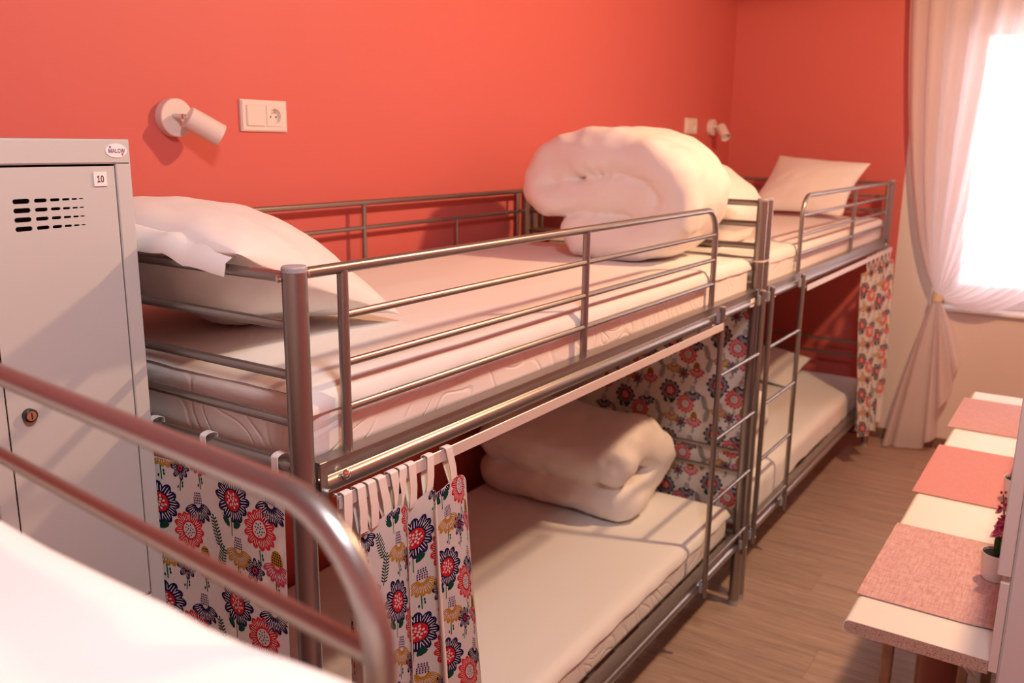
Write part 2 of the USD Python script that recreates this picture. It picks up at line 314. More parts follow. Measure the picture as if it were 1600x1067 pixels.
def rbox(x0, x1, y0, y1, z0, z1, r, h=0.03, amp=0.004, seed=0, puff=0.0):
    """A soft box (mattress): rounded, slightly uneven."""
    c = np.array([(x0 + x1) / 2, (y0 + y1) / 2, (z0 + z1) / 2]); e = np.array([x1 - x0, y1 - y0, z1 - z0]) / 2
    vs, fs, n0 = [], [], 0
    for k in range(3):
        a, b = (k + 1) % 3, (k + 2) % 3
        def axis(e_): 
            m = max(2, int(2 * (e_ - r) / h)); t = np.linspace(-(e_ - r), e_ - r, m)
            arc = e_ - r + r * np.tan(np.linspace(0, np.pi / 4, 4)[1:]); return np.r_[-arc[::-1], t, arc]
        ua, ub = axis(e[a]), axis(e[b])
        for s in (-1, 1):
            P = np.zeros((len(ua), len(ub), 3)); P[..., a] = ua[:, None]; P[..., b] = ub[None]; P[..., k] = s * e[k]
            I = np.clip(P, -(e - r), e - r); d = P - I; d /= np.linalg.norm(d, axis=-1, keepdims=True); Q = I + r * d
            Q = Q + d * (((meshkit.fbm((Q + c) * 6 + seed, 3, seed) - 0.5) * 2 * amp)[..., None])
            v, f = grid(Q + c); vs.append(v); fs.append((f if s > 0 else f[:, ::-1]) + n0); n0 += len(v)
    t = trimesh.Trimesh(np.vstack(vs), np.vstack(fs), process=False); t.merge_vertices(digits_vertex=5); return np.array(t.vertices), np.array(t.faces)

# ---------------------------------------------------------------- the room
X0, YF, XR, YB, H = -0.970, 4.345, 2.35, -1.95, 2.75
fl = struct('floor', bx(X0, XR, YB, YF, -0.05, -0.009), 'dark')
y, row = YB, 0
while y < YF - 0.01:
    y1 = min(y + 0.193, YF); x = X0 - (row * 0.47) % 1.28
    while x < XR:
        a, b = max(x, X0), min(x + 1.28, XR)
        if b - a > 0.02:
            put(_path(fl, 'plank'), tm(bx(a + 0.0003, b - 0.0003, y + 0.0003, y1 - 0.0003, -0.009, RNG.uniform(-0.0002, 0.0), 0.0005)), PLANK[RNG.integers(3)], 20)
        x += 1.28
    y += 0.193; row += 1
struct('wall_left', bx(X0 - 0.12, X0, YB, YF + 0.25, 0, H), 'coral')
WX0, WX1, WZ0, WZ1 = 0.22, 1.62, 0.795, 2.30
struct('wall_far', [bx(X0, WX0, YF, YF + 0.25, 0, H), bx(WX1, XR, YF, YF + 0.25, 0, H), bx(WX0, WX1, YF, YF + 0.25, 0, WZ0), bx(WX0, WX1, YF, YF + 0.25, WZ1, H)], 'far_wall')
struct('wall_right', bx(XR, XR + 0.12, YB, YF + 0.25, 0, H), 'coral')
struct('wall_back', bx(X0 - 0.12, XR + 0.12, YB - 0.12, YB, 0, H), 'coral')
struct('ceiling', bx(X0 - 0.12, XR + 0.12, YB - 0.12, YF + 0.25, H, H + 0.1), 'ceiling')
struct('wall_partition', bx(0.880, 1.00, 0.868, 2.95, 0, 1.30, 0.004), 'white_wall')
struct('trim_1', bx(0.8575, 0.8795, 0.85, 0.925, 0.883, 1.295, 0.002), 'trim', label='thick white corner board above the tabletop')
struct('trim_2', bx(0.8645, 0.8795, 0.856, 0.925, 0.688, 0.868, 0.001), 'trim', label='thin white upstand at the tabletop end')
struct('baseboard_far', bx(X0, XR, YF - 0.014, YF, 0, 0.06, 0.003), 'skirting')
# window: frame, two sashes, panes and a sill
w = struct('window_1', [bx(WX0, WX1, YF + 0.08, YF + 0.14, WZ0, WZ0 + 0.06, 0.004), bx(WX0, WX1, YF + 0.08, YF + 0.14, WZ1 - 0.06, WZ1, 0.004), bx(WX0, WX0 + 0.06, YF + 0.08, YF + 0.14, WZ0, WZ1, 0.004),
    bx(WX1 - 0.06, WX1, YF + 0.08, YF + 0.14, WZ0, WZ1, 0.004), bx((WX0 + WX1) / 2 - 0.035, (WX0 + WX1) / 2 + 0.035, YF + 0.08, YF + 0.14, WZ0, WZ1, 0.004)], 'frame_white', label='white two-light window behind the sheer curtain')
xm = (WX0 + WX1) / 2
for a, b in ((WX0 + 0.06, xm - 0.035), (xm + 0.035, WX1 - 0.06)):
    s_ = struct('sash', [bx(a, b, YF + 0.09, YF + 0.13, WZ0 + 0.06, WZ0 + 0.11, 0.004), bx(a, b, YF + 0.09, YF + 0.13, WZ1 - 0.11, WZ1 - 0.06, 0.004), bx(a, a + 0.05, YF + 0.09, YF + 0.13, WZ0 + 0.06, WZ1 - 0.06, 0.004), bx(b - 0.05, b, YF + 0.09, YF + 0.13, WZ0 + 0.06, WZ1 - 0.06, 0.004)], 'frame_white', w)
    struct('pane', bx(a + 0.05, b - 0.05, YF + 0.108, YF + 0.112, WZ0 + 0.11, WZ1 - 0.11), 'pane', s_)
struct('window_sill', bx(WX0 - 0.0, WX1, YF - 0.035, YF + 0.08, WZ0 - 0.022, WZ0 + 0.001, 0.005), 'frame_white', w)

# ---------------------------------------------------------------- bunk beds
BW = 0.92
def bed(label, base, rotz=0.0, L=2.04, mirror=False, gend=1.625, gmid=0.846, extras=None):
    t = Thing('bunk_bed', label, 'bunk bed', base, rotz)
    ym = (lambda v: L - v) if mirror else (lambda v: v)
    P = lambda x, yy, z: (x, ym(yy), z)
    def part(n, m, mt='metal', parent=None, label=None): return t.part(n, m, mt, label, 30, parent, True)
    for x in (0.0, -BW):
        for yy in (0.0, L):
            p = part('post', tube([(x, yy, 0.006), (x, yy, 1.452)], 0.018, 24))
            part('post_cap', lathe([(0.0001, 0.0), (0.0182, 0.0), (0.0182, 0.006), (0.0165, 0.0085), (0.0001, 0.0095)], 24, (x, yy, 1.4522)), 'cap', p)
            part('foot_cap', lathe([(0.0001, 0.0), (0.0195, 0.0), (0.0195, 0.018), (0.0001, 0.0182)], 20, (x, yy, 0.0)), 'cap', p)
    for e in (0.0, L):
        for z, r in ((1.443, 0.0085), (1.374, 0.0075), (1.300, 0.0075), (1.229, 0.0075)):
            part('end_rung', rod((-BW + 0.017, e, z), (-0.017, e, z), r))
        part('end_beam', rod((-BW + 0.017, e, 1.160), (-0.017, e, 1.160), 0.0100, 14))
        for z in (0.580, 0.504): part('end_rung', rod((-BW + 0.017, e, z), (-0.017, e, z), 0.0075))
        part('end_beam', rod((-BW + 0.017, e, 0.250), (-0.017, e, 0.250), 0.0100, 14))
        for x in (-0.004, ): part('bolt', lathe([(0.0001, 0.0), (0.005, 0.0), (0.0055, 0.002), (0.003, 0.0045), (0.0001, 0.005)], 12, (x - 0.008, e - 0.0165 if e == 0 else e + 0.0165, 1.443), (0, -1 if e == 0 else 1, 0)), 'chrome')
    # front guard rail: straight to a post at one end, bent down at the other
    bend = [P(0, gend - 0.075 + 0.075 * math.sin(a), 1.448 - 0.075 + 0.075 * math.cos(a)) for a in np.linspace(0, math.pi / 2, 9)]
    g = part('guard_rail', tube([P(0, 0.019, 1.448), P(0, 0.4, 1.448), P(0, 0.9, 1.448)] + bend + [P(0, gend, 1.25), P(0, gend, 1.163)], 0.0085, 14))
    part('rail_collar', rod(P(0, 0.0175, 1.448), P(0, 0.0215, 1.448), 0.0092, 14), 'chrome', g)
    for yy in (0.094, gmid): part('guard_post', rod(P(0, yy, 1.163), P(0, yy, 1.444), 0.0085, 14))
    for z in (1.376, 1.302, 1.231):
        part('guard_rung', rod(P(0, 0.100, z), P(0, gmid - 0.006, z), 0.0063)); part('guard_rung', rod(P(0, gmid + 0.006, z), P(0, gend - 0.006, z), 0.0063))
    # rear guard along the wall
    xr = -BW - 0.002
    part('rear_guard_rail', rod(P(xr, 0.017, 1.448), P(xr, L - 0.017, 1.448), 0.0085, 12)); part('rear_guard_rung', rod(P(xr, 0.017, 1.373), P(xr, L - 0.017, 1.373), 0.0065))
    for yy, z1 in ((0.30, 1.446), (1.133, 1.446), (1.597, 1.371), (L - 0.06, 1.446)): part('rear_guard_post', rod(P(xr, yy, 1.160), P(xr, yy, z1), 0.0075 if z1 > 1.4 else 0.006))
    # side rails with their end brackets
    for x in (0.0, -BW):
        s = 1 if x == 0 else -1
        for z0, z1 in ((1.108, 1.163), (0.225, 0.282)):
            prof = Polygon([(-0.013, z0), (0.002, z0)] + [(0.002 + 0.012 * math.cos(a), z0 + 0.014 + 0.014 * math.sin(a)) for a in np.linspace(-1.45, 1.2, 12)] + [(0.005, z0 + 0.029), (0.006, z1 - 0.004), (0.013, z1 - 0.002), (0.013, z1), (-0.016, z1), (-0.016, z1 - 0.003), (-0.010, z1 - 0.004), (-0.010, z0 + 0.02), (-0.03, z0 + 0.018), (-0.03, z0 + 0.010), (-0.013, z0 + 0.008)])
            q = trimesh.creation.extrude_polygon(prof, L - 0.05, engine='earcut'); v = np.array(q.vertices)
            sr = part('side_rail', (np.c_[x + s * v[:, 0], v[:, 2] + 0.025, v[:, 1]], np.array(q.faces) if s < 0 else np.array(q.faces)[:, ::-1]))
            for e in (0.0, L):
                d = 1 if e == 0 else -1
                part('bracket', bx(x + s * 0.0125, x + s * 0.0155, e + d * 0.021, e + d * 0.036, z0 - 0.004, z1 + 0.002, 0.001), 'metal', sr)
    part('bolt', lathe([(0.0001, 0.0), (0.008, 0.0), (0.0085, 0.003), (0.005, 0.006), (0.0001, 0.007)], 14, P(0.0135, 0.075, 1.132), (1, 0, 0)), 'chrome')
    # slats
    n = 13
    for z in (1.126, 0.243):
        for k in range(n):
            yy = 0.09 + (L - 0.18) * k / (n - 1)
            part('slat', bx(-BW + 0.012, -0.012, yy - 0.018, yy + 0.018, z, z + 0.010, 0.002))
    # ladder hooked on the front
    lx = 0.030; la, lb = L - 0.395, L - 0.022
    ld = part('ladder', [rod(P(lx, yy, 0.215), P(lx, yy, 1.158), 0.0088, 14) for yy in (la, lb)])
    for z in (0.947, 0.742, 0.532, 0.318): part('ladder_rung', rod(P(lx, la + 0.006, z), P(lx, lb - 0.006, z), 0.0062), 'metal', ld)
    for yy in (la, lb):
        part('ladder_cap', lathe([(0.0001, 0), (0.0092, 0), (0.0092, 0.004), (0.0001, 0.006)], 14, P(lx, yy, 1.1582)), 'cap', ld)
        for z in (1.128, 0.248): part('ladder_hook', bx(0.0135, lx - 0.004, ym(yy) - 0.011, ym(yy) + 0.011, z - 0.018, z + 0.018, 0.003), 'cap', ld)
        for z in (1.128, 0.243): part('bolt', lathe([(0.0001, 0), (0.0035, 0), (0.003, 0.0025), (0.0001, 0.003)], 10, P(lx + 0.0085, yy, z), (1, 0, 0)), 'chrome', ld)
    # curtain rail: a flat pale bar on two stand-offs
    cr = part('curtain_rail', bx(0.0405, 0.0435, ym(0.03), ym(la - 0.02), 1.096, 1.118, 0.0008), 'rail_alu', label='flat pale aluminium curtain rail')
    for yy in (0.045, la - 0.04): part('rail_screw', rod(P(0.016, yy, 1.109), P(0.0405, yy, 1.109), 0.004, 10), 'chrome', cr)
    for yy in (0.045,): part('rail_screw', lathe([(0.0001, 0), (0.006, 0), (0.0055, 0.003), (0.0001, 0.004)], 12, P(0.0435, yy, 1.109), (1, 0, 0)), 'chrome', cr)
    if extras: extras(part, P)
    return t
def near_extras(part, P):
    part('sticker', bx(0.0132, 0.0137, 1.945, 1.985, 1.112, 1.140), 'paper', label='small white sticker on the rail end')
L1 = 2.04; B2 = L1 + 0.055
bed("silver grey metal bunk bed in the middle, head end against the grey locker", (0, 0, 0), extras=near_extras)
bed('farther silver grey metal bunk bed by the sheer curtain, foot against the red wall', (0, B2, 0), mirror=True, gend=L1 - 0.42, gmid=0.795)
bed("blurred metal bunk bed nearest the camera, only its rounded guard rail showing", (1.052, -0.589, 0), 84.6, L=1.88, mirror=True, gend=1.88 - 0.403, gmid=0.78)
zt = Thing('cable_tie', 'pale cable tie strapped round the two touching bed posts', 'cable tie', (0, L1 + 0.0275, 1.255))
q = np.array([(0.0195 * math.cos(a), (0.0275 if math.sin(a) > 0 else -0.0275) + 0.0195 * math.sin(a)) for a in np.linspace(0, 2 * np.pi, 41)[:-1] + 0.01])
o = q * 1.0; v = np.vstack([np.c_[q * s, np.full(40, z)] for s, z in ((1, -0.003), (1.03, -0.003), (1.03, 0.003), (1, 0.003))])
f = np.array([(a * 40 + k, b * 40 + k, b * 40 + (k + 1) % 40, a * 40 + (k + 1) % 40) for a, b in ((0, 1), (1, 2), (2, 3), (3, 0)) for k in range(40)])
zt.part('strap', (v, f[:, ::-1]), 'zip', local=True); zt.part('buckle', bx(0.019, 0.026, -0.004, 0.004, -0.004, 0.004, 0.001), 'zip', local=True)

# ---------------------------------------------------------------- mattresses and sheets
def mattress(y0, y1, z0, z1, label, sheet, drop, seed, wr=0.010):
    FX = -0.019 if z0 > 1 else -0.030
    solo('mattress', rbox(-0.885, FX, y0, y1, z0, z1, 0.028, 0.03, 0.005, seed), 'quilt', label, 'mattress', smooth=True)
    # sheet: over the top and down the front, its lower edge wavy
    n, m = 120, 40; yy = np.linspace(y0 + 0.004, y1 - 0.004, n); s = np.linspace(0, 1, m); P = np.zeros((n, m, 3)); R = 0.030
    for i, yv in enumerate(yy):
        dr = drop + 0.45 * drop * (meshkit.fbm(np.array([yv * 3.0, seed, 0.0]), 3, seed) - 0.5) * 2
        edge = min(yv - y0, y1 - yv); lift = -0.012 * math.exp(-edge / 0.02)
        flat = FX + 0.885 - 2 * R; arc = R * math.pi / 2; tot = flat + arc + dr; d = s ** 0.75 * tot
        xo, z = np.zeros(m), np.zeros(m)
        for k in range(m):
            if d[k] < flat: xo[k], z[k] = -0.885 + R + d[k], z1 + 0.004
            elif d[k] < flat + arc:
                a = (d[k] - flat) / R; xo[k], z[k] = FX - R + R * math.sin(a) + 0.004, z1 + 0.004 - R + R * math.cos(a)
            else: xo[k], z[k] = FX + 0.004 + 0.0015 * math.sin(yv * 40 + seed), z1 + 0.004 - R - (d[k] - flat - arc)
        nz = meshkit.fbm(np.stack([xo * 9, np.full(m, yv * 2.2), z * 5 + seed], -1), 3, seed) - 0.5
        P[i, :, 0], P[i, :, 1] = xo, yv
        wv = np.clip((xo + 0.9) / 0.3, 0, 1)
        P[i, :, 2] = z + nz * wr * (d < flat + arc * 0.5) + lift * (d < flat + arc)
        P[i, :, 0] += (nz * wr + 0.002) * (d > flat)
    solo('bed_sheet', shell(P.transpose(1, 0, 2)[:, ::-1], 0.0015), 'cotton', sheet, 'bed sheet', smooth=True)
mattress(0.030, L1 - 0.03, 1.139, 1.262, 'quilted white mattress on the upper bunk of the middle bed', 'white sheet under the big rolled duvet, on the middle bed\'s upper bunk', 0.007, 1)
mattress(0.030, L1 - 0.03, 0.256, 0.378, 'quilted white mattress on the lower bunk of the middle bed, behind the near ladder', 'white sheet with a hard shadow edge across it, on the middle bed\'s lower bunk', 0.004, 2, 0.004)
mattress(B2 + 0.03, B2 + L1 - 0.03, 1.139, 1.262, 'white mattress on the upper bunk of the far bed', 'white sheet under the tilted pillow on the far bed\'s upper bunk', 0.012, 3)
mattress(B2 + 0.03, B2 + L1 - 0.03, 0.256, 0.390, 'white mattress on the lower bunk of the far bed', 'white sheet hanging down the side of the far bed\'s lower bunk', 0.085, 4, 0.006)
_v, _f = rbox(-0.82, 1.00, -1.46, -0.585, 1.139, 1.262, 0.028, 0.03, 0.005, 9); _c, _s = math.cos(math.radians(-5.4)), math.sin(math.radians(-5.4)); _v = np.c_[0.635 + _c * (_v[:, 0] - 0.635) - _s * (_v[:, 1] + 0.551), -0.551 + _s * (_v[:, 0] - 0.635) + _c * (_v[:, 1] + 0.551), _v[:, 2]]
solo('mattress', (_v, _f), 'quilt', 'white mattress on the blurred foreground bunk, under the white bedding', 'mattress', smooth=True)

# ---------------------------------------------------------------- pillows and duvets
Z1, Z2 = 1.267, 0.383
_pp = solo('pillow', pillow((-0.88, -0.015, 1.475), (-0.10, -0.012, 1.470), (-0.235, 0.50, 1.285), (-0.86, 0.56, 1.31), 0.125, 0.10, seed=1, wr=0.017), 'cotton', 'large white pillow slumped over the head rail next to the grey locker', 'pillow', smooth=True)
_n = np.linspace(0, 1, 60); _hx = -0.865 + 0.745 * _n
_hz = 1.486 - 0.020 * np.clip((_n - 0.80) / 0.06, 0, 1) + 0.004 * np.sin(_n * 23)
_P = np.stack([np.stack([_hx, 0.020 + 0 * _n, _hz + 0.004], -1), np.stack([_hx, 0.002 + 0 * _n, _hz + 0.006], -1), np.stack([_hx, -0.018 + 0.003 * np.sin(_n * 17), _hz - 0.006], -1), np.stack([_hx, -0.021 + 0.004 * np.sin(_n * 17 + 0.6), _hz - 0.026], -1)], 1)
put(_pp + '/hem_flap', (lambda g: (g[0] - np.array(UsdGeom.Xformable(stage.GetPrimAtPath(_pp)).GetOrderedXformOps()[0].Get()), g[1]))(tm(shell(_P[::-1], 0.002))), 'cotton', True, 'open hem of the pillowcase')
solo('pillow', pillow((-0.66, 3.80, 1.285), (-0.14, 3.74, 1.285), (-0.09, 4.02, 1.545), (-0.58, 4.07, 1.575), 0.085, 0.06, seed=2, wr=0.008), 'cotton', 'white pillow tilted upright on the far bed\'s upper bunk against the red wall', 'pillow', smooth=True)
solo('pillow', pillow((-0.80, 3.62, 0.445), (-0.27, 3.62, 0.400), (-0.30, 4.03, 0.48), (-0.78, 4.08, 0.52), 0.07, 0.03, seed=3, wr=0.008), 'cotton', 'white pillow in the shade on the far bed\'s lower bunk', 'pillow', smooth=True)
D1 = [(-0.22, 1.458), (-0.38, 1.466), (-0.52, 1.455), (-0.60, 1.49), (-0.575, 1.545), (-0.44, 1.595), (-0.30, 1.606), (-0.18, 1.565), (-0.120, 1.49), (-0.125, 1.42), (-0.185, 1.365), (-0.28, 1.340), (-0.37, 1.342), (-0.430, 1.346)]
D1 = [(x - 0.022, z) for x, z in D1]
solo('duvet', fold(D1, [0.072, 0.062, 0.058, 0.066, 0.072, 0.070, 0.066, 0.075, 0.080], 1.60, 1.975, 'xz', 0.0085, 1, 0.020, 0.064, Z1), 'duvet', 'large white duvet rolled up high on the middle bed\'s upper bunk', 'duvet', smooth=True)
D2 = [(1.69, 0.462), (1.78, 0.452), (1.875, 0.465), (1.915, 0.535), (1.865, 0.608), (1.77, 0.632), (1.665, 0.600)]
solo('duvet', fold(D2, [0.078, 0.080, 0.085, 0.090, 0.088], -0.85, -0.225, 'yz', 0.009, 2, 0.022, 0.08, Z2), 'duvet', 'white duvet folded in half on the lower bunk of the middle bed', 'duvet', smooth=True)
D3 = [(-0.24, 1.325), (-0.45, 1.33), (-0.74, 1.33), (-0.80, 1.42), (-0.70, 1.50), (-0.52, 1.540), (-0.36, 1.50), (-0.24, 1.43), (-0.20, 1.385)]
solo('duvet', fold(D3, 0.06, 2.16, 2.56, 'xz', 0.011, 3, 0.012, 0.05, Z1), 'duvet', 'white duvet folded on the far bed\'s upper bunk, behind the foot rungs', 'duvet', smooth=True)
D4 = [(2.20, 0.46), (2.42, 0.46), (2.49, 0.56), (2.42, 0.65), (2.20, 0.65), (2.18, 0.74), (2.30, 0.78)]
solo('duvet', fold(D4, 0.06, -0.85, -0.06, 'yz', 0.013, 4, 0.012, 0.05, 0.395), 'duvet', 'sliver of white duvet between the flowered curtain and the touching bed posts', 'duvet', smooth=True)
solo('duvet', rbox(-0.70, 0.80, -1.40, -0.578, 1.268, 1.402, 0.045, 0.03, 0.012, 21), 'duvet', 'overexposed white bedding in the blurred foreground at bottom left', 'duvet', smooth=True)

# ---------------------------------------------------------------- printed curtains
COL = dict(white=(0.80, 0.76, 0.73), navy=(0.016, 0.011, 0.070), red=(0.72, 0.020, 0.028), pink=(0.62, 0.055, 0.12), mustard=(0.56, 0.28, 0.028), green=(0.012, 0.15, 0.065), dgreen=(0.008, 0.075, 0.045), purple=(0.075, 0.022, 0.13), black=(0.02, 0.015, 0.02))
def ell(cx, cy, a, b, rot=0, n=12):
    th = np.arange(n) / n * 2 * np.pi; c, s = math.cos(rot), math.sin(rot); x, y_ = a * np.cos(th), b * np.sin(th)
    return np.c_[cx + c * x - s * y_, cy + s * x + c * y_]
def motifs():
    """Flat print of one repeat, as (colour, layer, polygon in mm, x right, y up)."""
    rg = np.random.default_rng(5); out = []
    A = lambda col, lay, pts, at: out.append((col, lay, pts + np.array(at)))
    def petals(at, n, r0, r1, w, col, lay, stripes, scol='white', a0=0.0, span=2 * math.pi):
        for k in range(n):
            t = a0 + span * k / n + rg.uniform(-0.06, 0.06); rr = r1 * rg.uniform(0.93, 1.05); m, L = (r0 + rr) / 2, (rr - r0) / 2
            A(col, lay, ell(m * math.cos(t), m * math.sin(t), L, w / 2, t, 12), at)
            for j in range(stripes):
                o = (j - (stripes - 1) / 2) * w / (stripes + 0.6); l2 = L * (0.72 if stripes < 3 or j == 1 else 0.52)
                A(scol, lay + 1, ell(m * math.cos(t) - o * math.sin(t), m * math.sin(t) + o * math.cos(t), l2, w * 0.052 if stripes > 1 else w * 0.2, t, 6), at)
    def disc_dots(at, r, col, n, lay, sz):
        k = 0
        for i in range(60):
            rad = r * math.sqrt((i + 0.5) / n); t = i * 2.39996
            if rad > r: break
            A(col, lay, ell(rad * math.cos(t), rad * math.sin(t), sz, sz * 0.75, t, 6), at)
    def big(at):
        petals(at, 12, 13, 42, 17.5, 'navy', 1, 3); A('navy', 3, ell(0, 0, 20.5, 20.5, 0, 22), at); A('red', 4, ell(0, 0, 18.5, 18.5, 0, 22), at); disc_dots(at, 14.0, 'white', 15, 5, 3.0)
    def redf(at):
        petals(at, 13, 12, 36, 14.5, 'red', 1, 3); A('red', 3, ell(0, 0, 17.5, 17.5, 0, 18), at); A('white', 4, ell(0, 0, 14.8, 14.8, 0, 18), at); disc_dots(at, 12.0, 'black', 16, 5, 1.7)
    def star(at):
        petals(at, 8, 4, 23, 10.5, 'navy', 1, 3); A('navy', 2, ell(0, 0, 8.5, 8.5, 0, 10), at); A('red', 3, ell(0, 0, 6.2, 5.4, 0.3, 10), at); A('navy', 4, ell(0, 0, 2.4, 2.4, 0, 8), at)
    def cone(at, col, hcol, dome):
        petals(at, 7, 6, 36, 13.0, col, 1, 3, a0=math.radians(203), span=math.radians(157))
        if dome: A(dome, 3, np.r_[[(-13, 2)], [(13 * math.cos(t), 2 + 23 * math.sin(t)) for t in np.linspace(math.pi, 0, 10)], [(6, -2), (-6, -2)]][::-1], at)
        for i in range(5):
            for j in range(5 - (i > 2)):
                A(hcol, 5, ell(-8.8 + j * 4.4 + (i > 2) * 2.2, 2 + i * 4.4, 1.6, 1.6, 0, 6), at)
    def sprig(at, rot):
        c, s = math.cos(rot), math.sin(rot); R = lambda p: p @ np.array([[c, s], [-s, c]])
        A('dgreen', 1, R(np.array([(-1.0, -28), (1.0, -28), (1.0, 27), (-1.0, 27)])), at)
        for k in range(9):
            yy = -22 + k * 5.4; ln = 11.0 - 0.35 * abs(k - 3.5) ** 1.4
            for sd in (-1, 1): A('dgreen', 1, R(ell(sd * ln * 0.55, yy + 2.0, ln * 0.52, 1.45, sd * 0.38, 6)), at)
        A('dgreen', 1, R(ell(0, 28, 2.4, 2.0, 0, 6)), at)
    def stalk(at, rot=0.1):
        c, s = math.cos(rot), math.sin(rot); R = lambda p: p @ np.array([[c, s], [-s, c]])
        A('green', 1, R(np.array([(-1.1, -13), (1.1, -13), (1.1, 13), (-1.1, 13)])), at)
        for sx, yy in ((5, 4), (5.5, -2), (-5, -6)): A('dgreen', 1, R(ell(sx, yy, 1.8, 3.0, 0, 8)), at)
    def tulips(at):
        A('green', 1, np.array([(-0.9, -20), (0.9, -20), (0.9, 20), (-0.9, 20)]), at)
        for sd in (-1, 1):
            tip = [(0, -9), (4, -5), (6, 2), (4.5, 7), (3.5, 5), (2, 9), (0.5, 6), (-1.5, 9), (-2.5, 5.5), (-4.5, 6.5), (-5.5, 1), (-3.5, -6)]
            c, s = math.cos(-sd * 0.75), math.sin(-sd * 0.75); A('dgreen', 1, 1.25 * np.array(tip) @ np.array([[c, s], [-s, c]]) + np.array([sd * 13.0, 4]), at)
            for j in range(3): A('dgreen', 1, ell(sd * (17 + j * 3), 17 - j * 2.4, 0.55, 1.6, -sd * 0.4, 5), at)
    big((0, 0)); tulips((-5, -44)); cone((10, -84), 'mustard', 'purple', None); stalk((8, -128), 0.05); redf((64, -40)); stalk((64, -88)); star((50, 72)); stalk((48, 42), -0.15)
    cone((-92, -36), 'navy', 'purple', None); cone((-82, 50), 'pink', 'black', 'mustard'); sprig((-46, -72), 0.3); sprig((-36, 66), -0.25); stalk((-84, 4), 0.1)
    return out
MOT = [(c, l, p0 * 1.0 if False else (p0 - p0.mean(0)) * 1.0 + p0.mean(0)) for c, l, p0 in motifs()]; TA, TB = np.array([182.0, 46.0]), np.array([0.0, 184.0])
def tessellate(poly, lim):
    n = len(poly); c = poly.mean(0); v = np.vstack([poly, c]); f = np.array([(k, (k + 1) % n, n) for k in range(n)])
    if np.linalg.norm(poly - c, axis=1).max() > lim:
        v, f = trimesh.remesh.subdivide_to_size(np.c_[v, np.zeros(len(v))], f, lim * 1.5); v = v[:, :2]
    return np.asarray(v, float), np.asarray(f)
TESS = [(c, l, *tessellate(p, 7.0)) for c, l, p in MOT]
def printed(P, wid, hei, off=(0, 0), flip=1, lim=None):
    """Cloth grid P[u, v] (v downwards) of real size wid x hei with the print laid on its front as coloured faces: (vertices, faces, colours)."""
    N = gnormals(P) * flip; nu, nv = P.shape[:2]
    v0, f0 = grid(P); 
    if flip < 0: f0 = f0[:, ::-1]
    V, F, K = [v0], [f0], [np.tile(COL['white'], (len(v0), 1))]; n = len(v0)
    def at(q):
        a, b = np.clip(q[:, 0] / wid, 0, 1) * (nu - 1), np.clip(q[:, 1] / hei, 0, 1) * (nv - 1)
        i, j = np.minimum(a.astype(int), nu - 2), np.minimum(b.astype(int), nv - 2); s, t = (a - i)[:, None], (b - j)[:, None]
        mixf = lambda G: (G[i, j] * (1 - s) + G[i + 1, j] * s) * (1 - t) + (G[i, j + 1] * (1 - s) + G[i + 1, j + 1] * s) * t
        return mixf(P), mixf(N)
    W, Hh = wid * 1000, hei * 1000
    for ia in range(-2, int(W / 182) + 3):
        for ib in range(-4, int(Hh / 184) + 5):
            o = ia * TA + ib * TB + np.array(off)
            if not (-80 < o[0] < W + 80 and -110 < -o[1] < Hh + 110): continue
            for c, l, pv, pf in TESS:
                q = np.c_[pv[:, 0] + o[0], -(pv[:, 1] + o[1])]
                if q[:, 0].min() > W or q[:, 0].max() < 0 or q[:, 1].min() > Hh or q[:, 1].max() < 0: continue
                ok = ((q[:, 0] > -1) & (q[:, 0] < W + 1) & (q[:, 1] > -1) & (q[:, 1] < Hh + 1))
                ff = pf[ok[pf].all(1)]
                if not len(ff): continue
                p, nn = at(q / 1000); V.append(p + nn * (0.0004 + 0.00013 * l)); F.append(ff + n); K.append(np.tile(COL[c], (len(pv), 1))); n += len(pv)
    V, F, K = np.vstack(V), np.vstack(F), np.vstack(K); u, inv = np.unique(F, return_inverse=True)
    return V[u], inv.reshape(-1, 3), K[u]
def curtain(label, P, wid, hei, off, flip, tabs=(), base=None, group=None):
    v, f, k = printed(P, wid, hei, off, flip); c = v.mean(0) if base is None else np.array(base, float)
    t = Thing('curtain', label, 'curtain', c, 0, group)
    p = t.part('printed_cloth', (v, f), 'print', smooth=False)
    pr = UsdGeom.PrimvarsAPI(stage.GetPrimAtPath(p)).CreatePrimvar('ink', Sdf.ValueTypeNames.Color3fArray, 'vertex'); pr.Set(Vt.Vec3fArray.FromNumpy(k.astype(np.float32)))
    for m in tabs: t.part('tab_loop', m, 'tape', smooth=40)
    return t
def loop(c, ax, h0, h1, half, wdt, th=0.0012, tilt=0.0):
    """A fabric loop of tape hanging over a bar at c: up one side, over and down the other. ax: the bar's direction."""
    ax = np.array(ax, float); out = np.array([ax[1], -ax[0], 0.0]); pts = []
    for a in np.linspace(0, math.pi, 9): pts.append((half * math.cos(a), h1 + half * 0.5 * math.sin(a)))
    pts = [(half * 0.35, h0)] + [(half, h0 + (h1 - h0) * 0.5)] + pts + [(-half, h0 + (h1 - h0) * 0.5), (-half * 0.35, h0)]
    P = np.zeros((2, len(pts), 3))
    for i, sd in enumerate((-0.5, 0.5)):
        for j, (a, z) in enumerate(pts): P[i, j] = np.array(c) + out * a + ax * (sd * wdt + tilt * (h1 - z)) + np.array([0, 0, z])
    return shell(P, th)
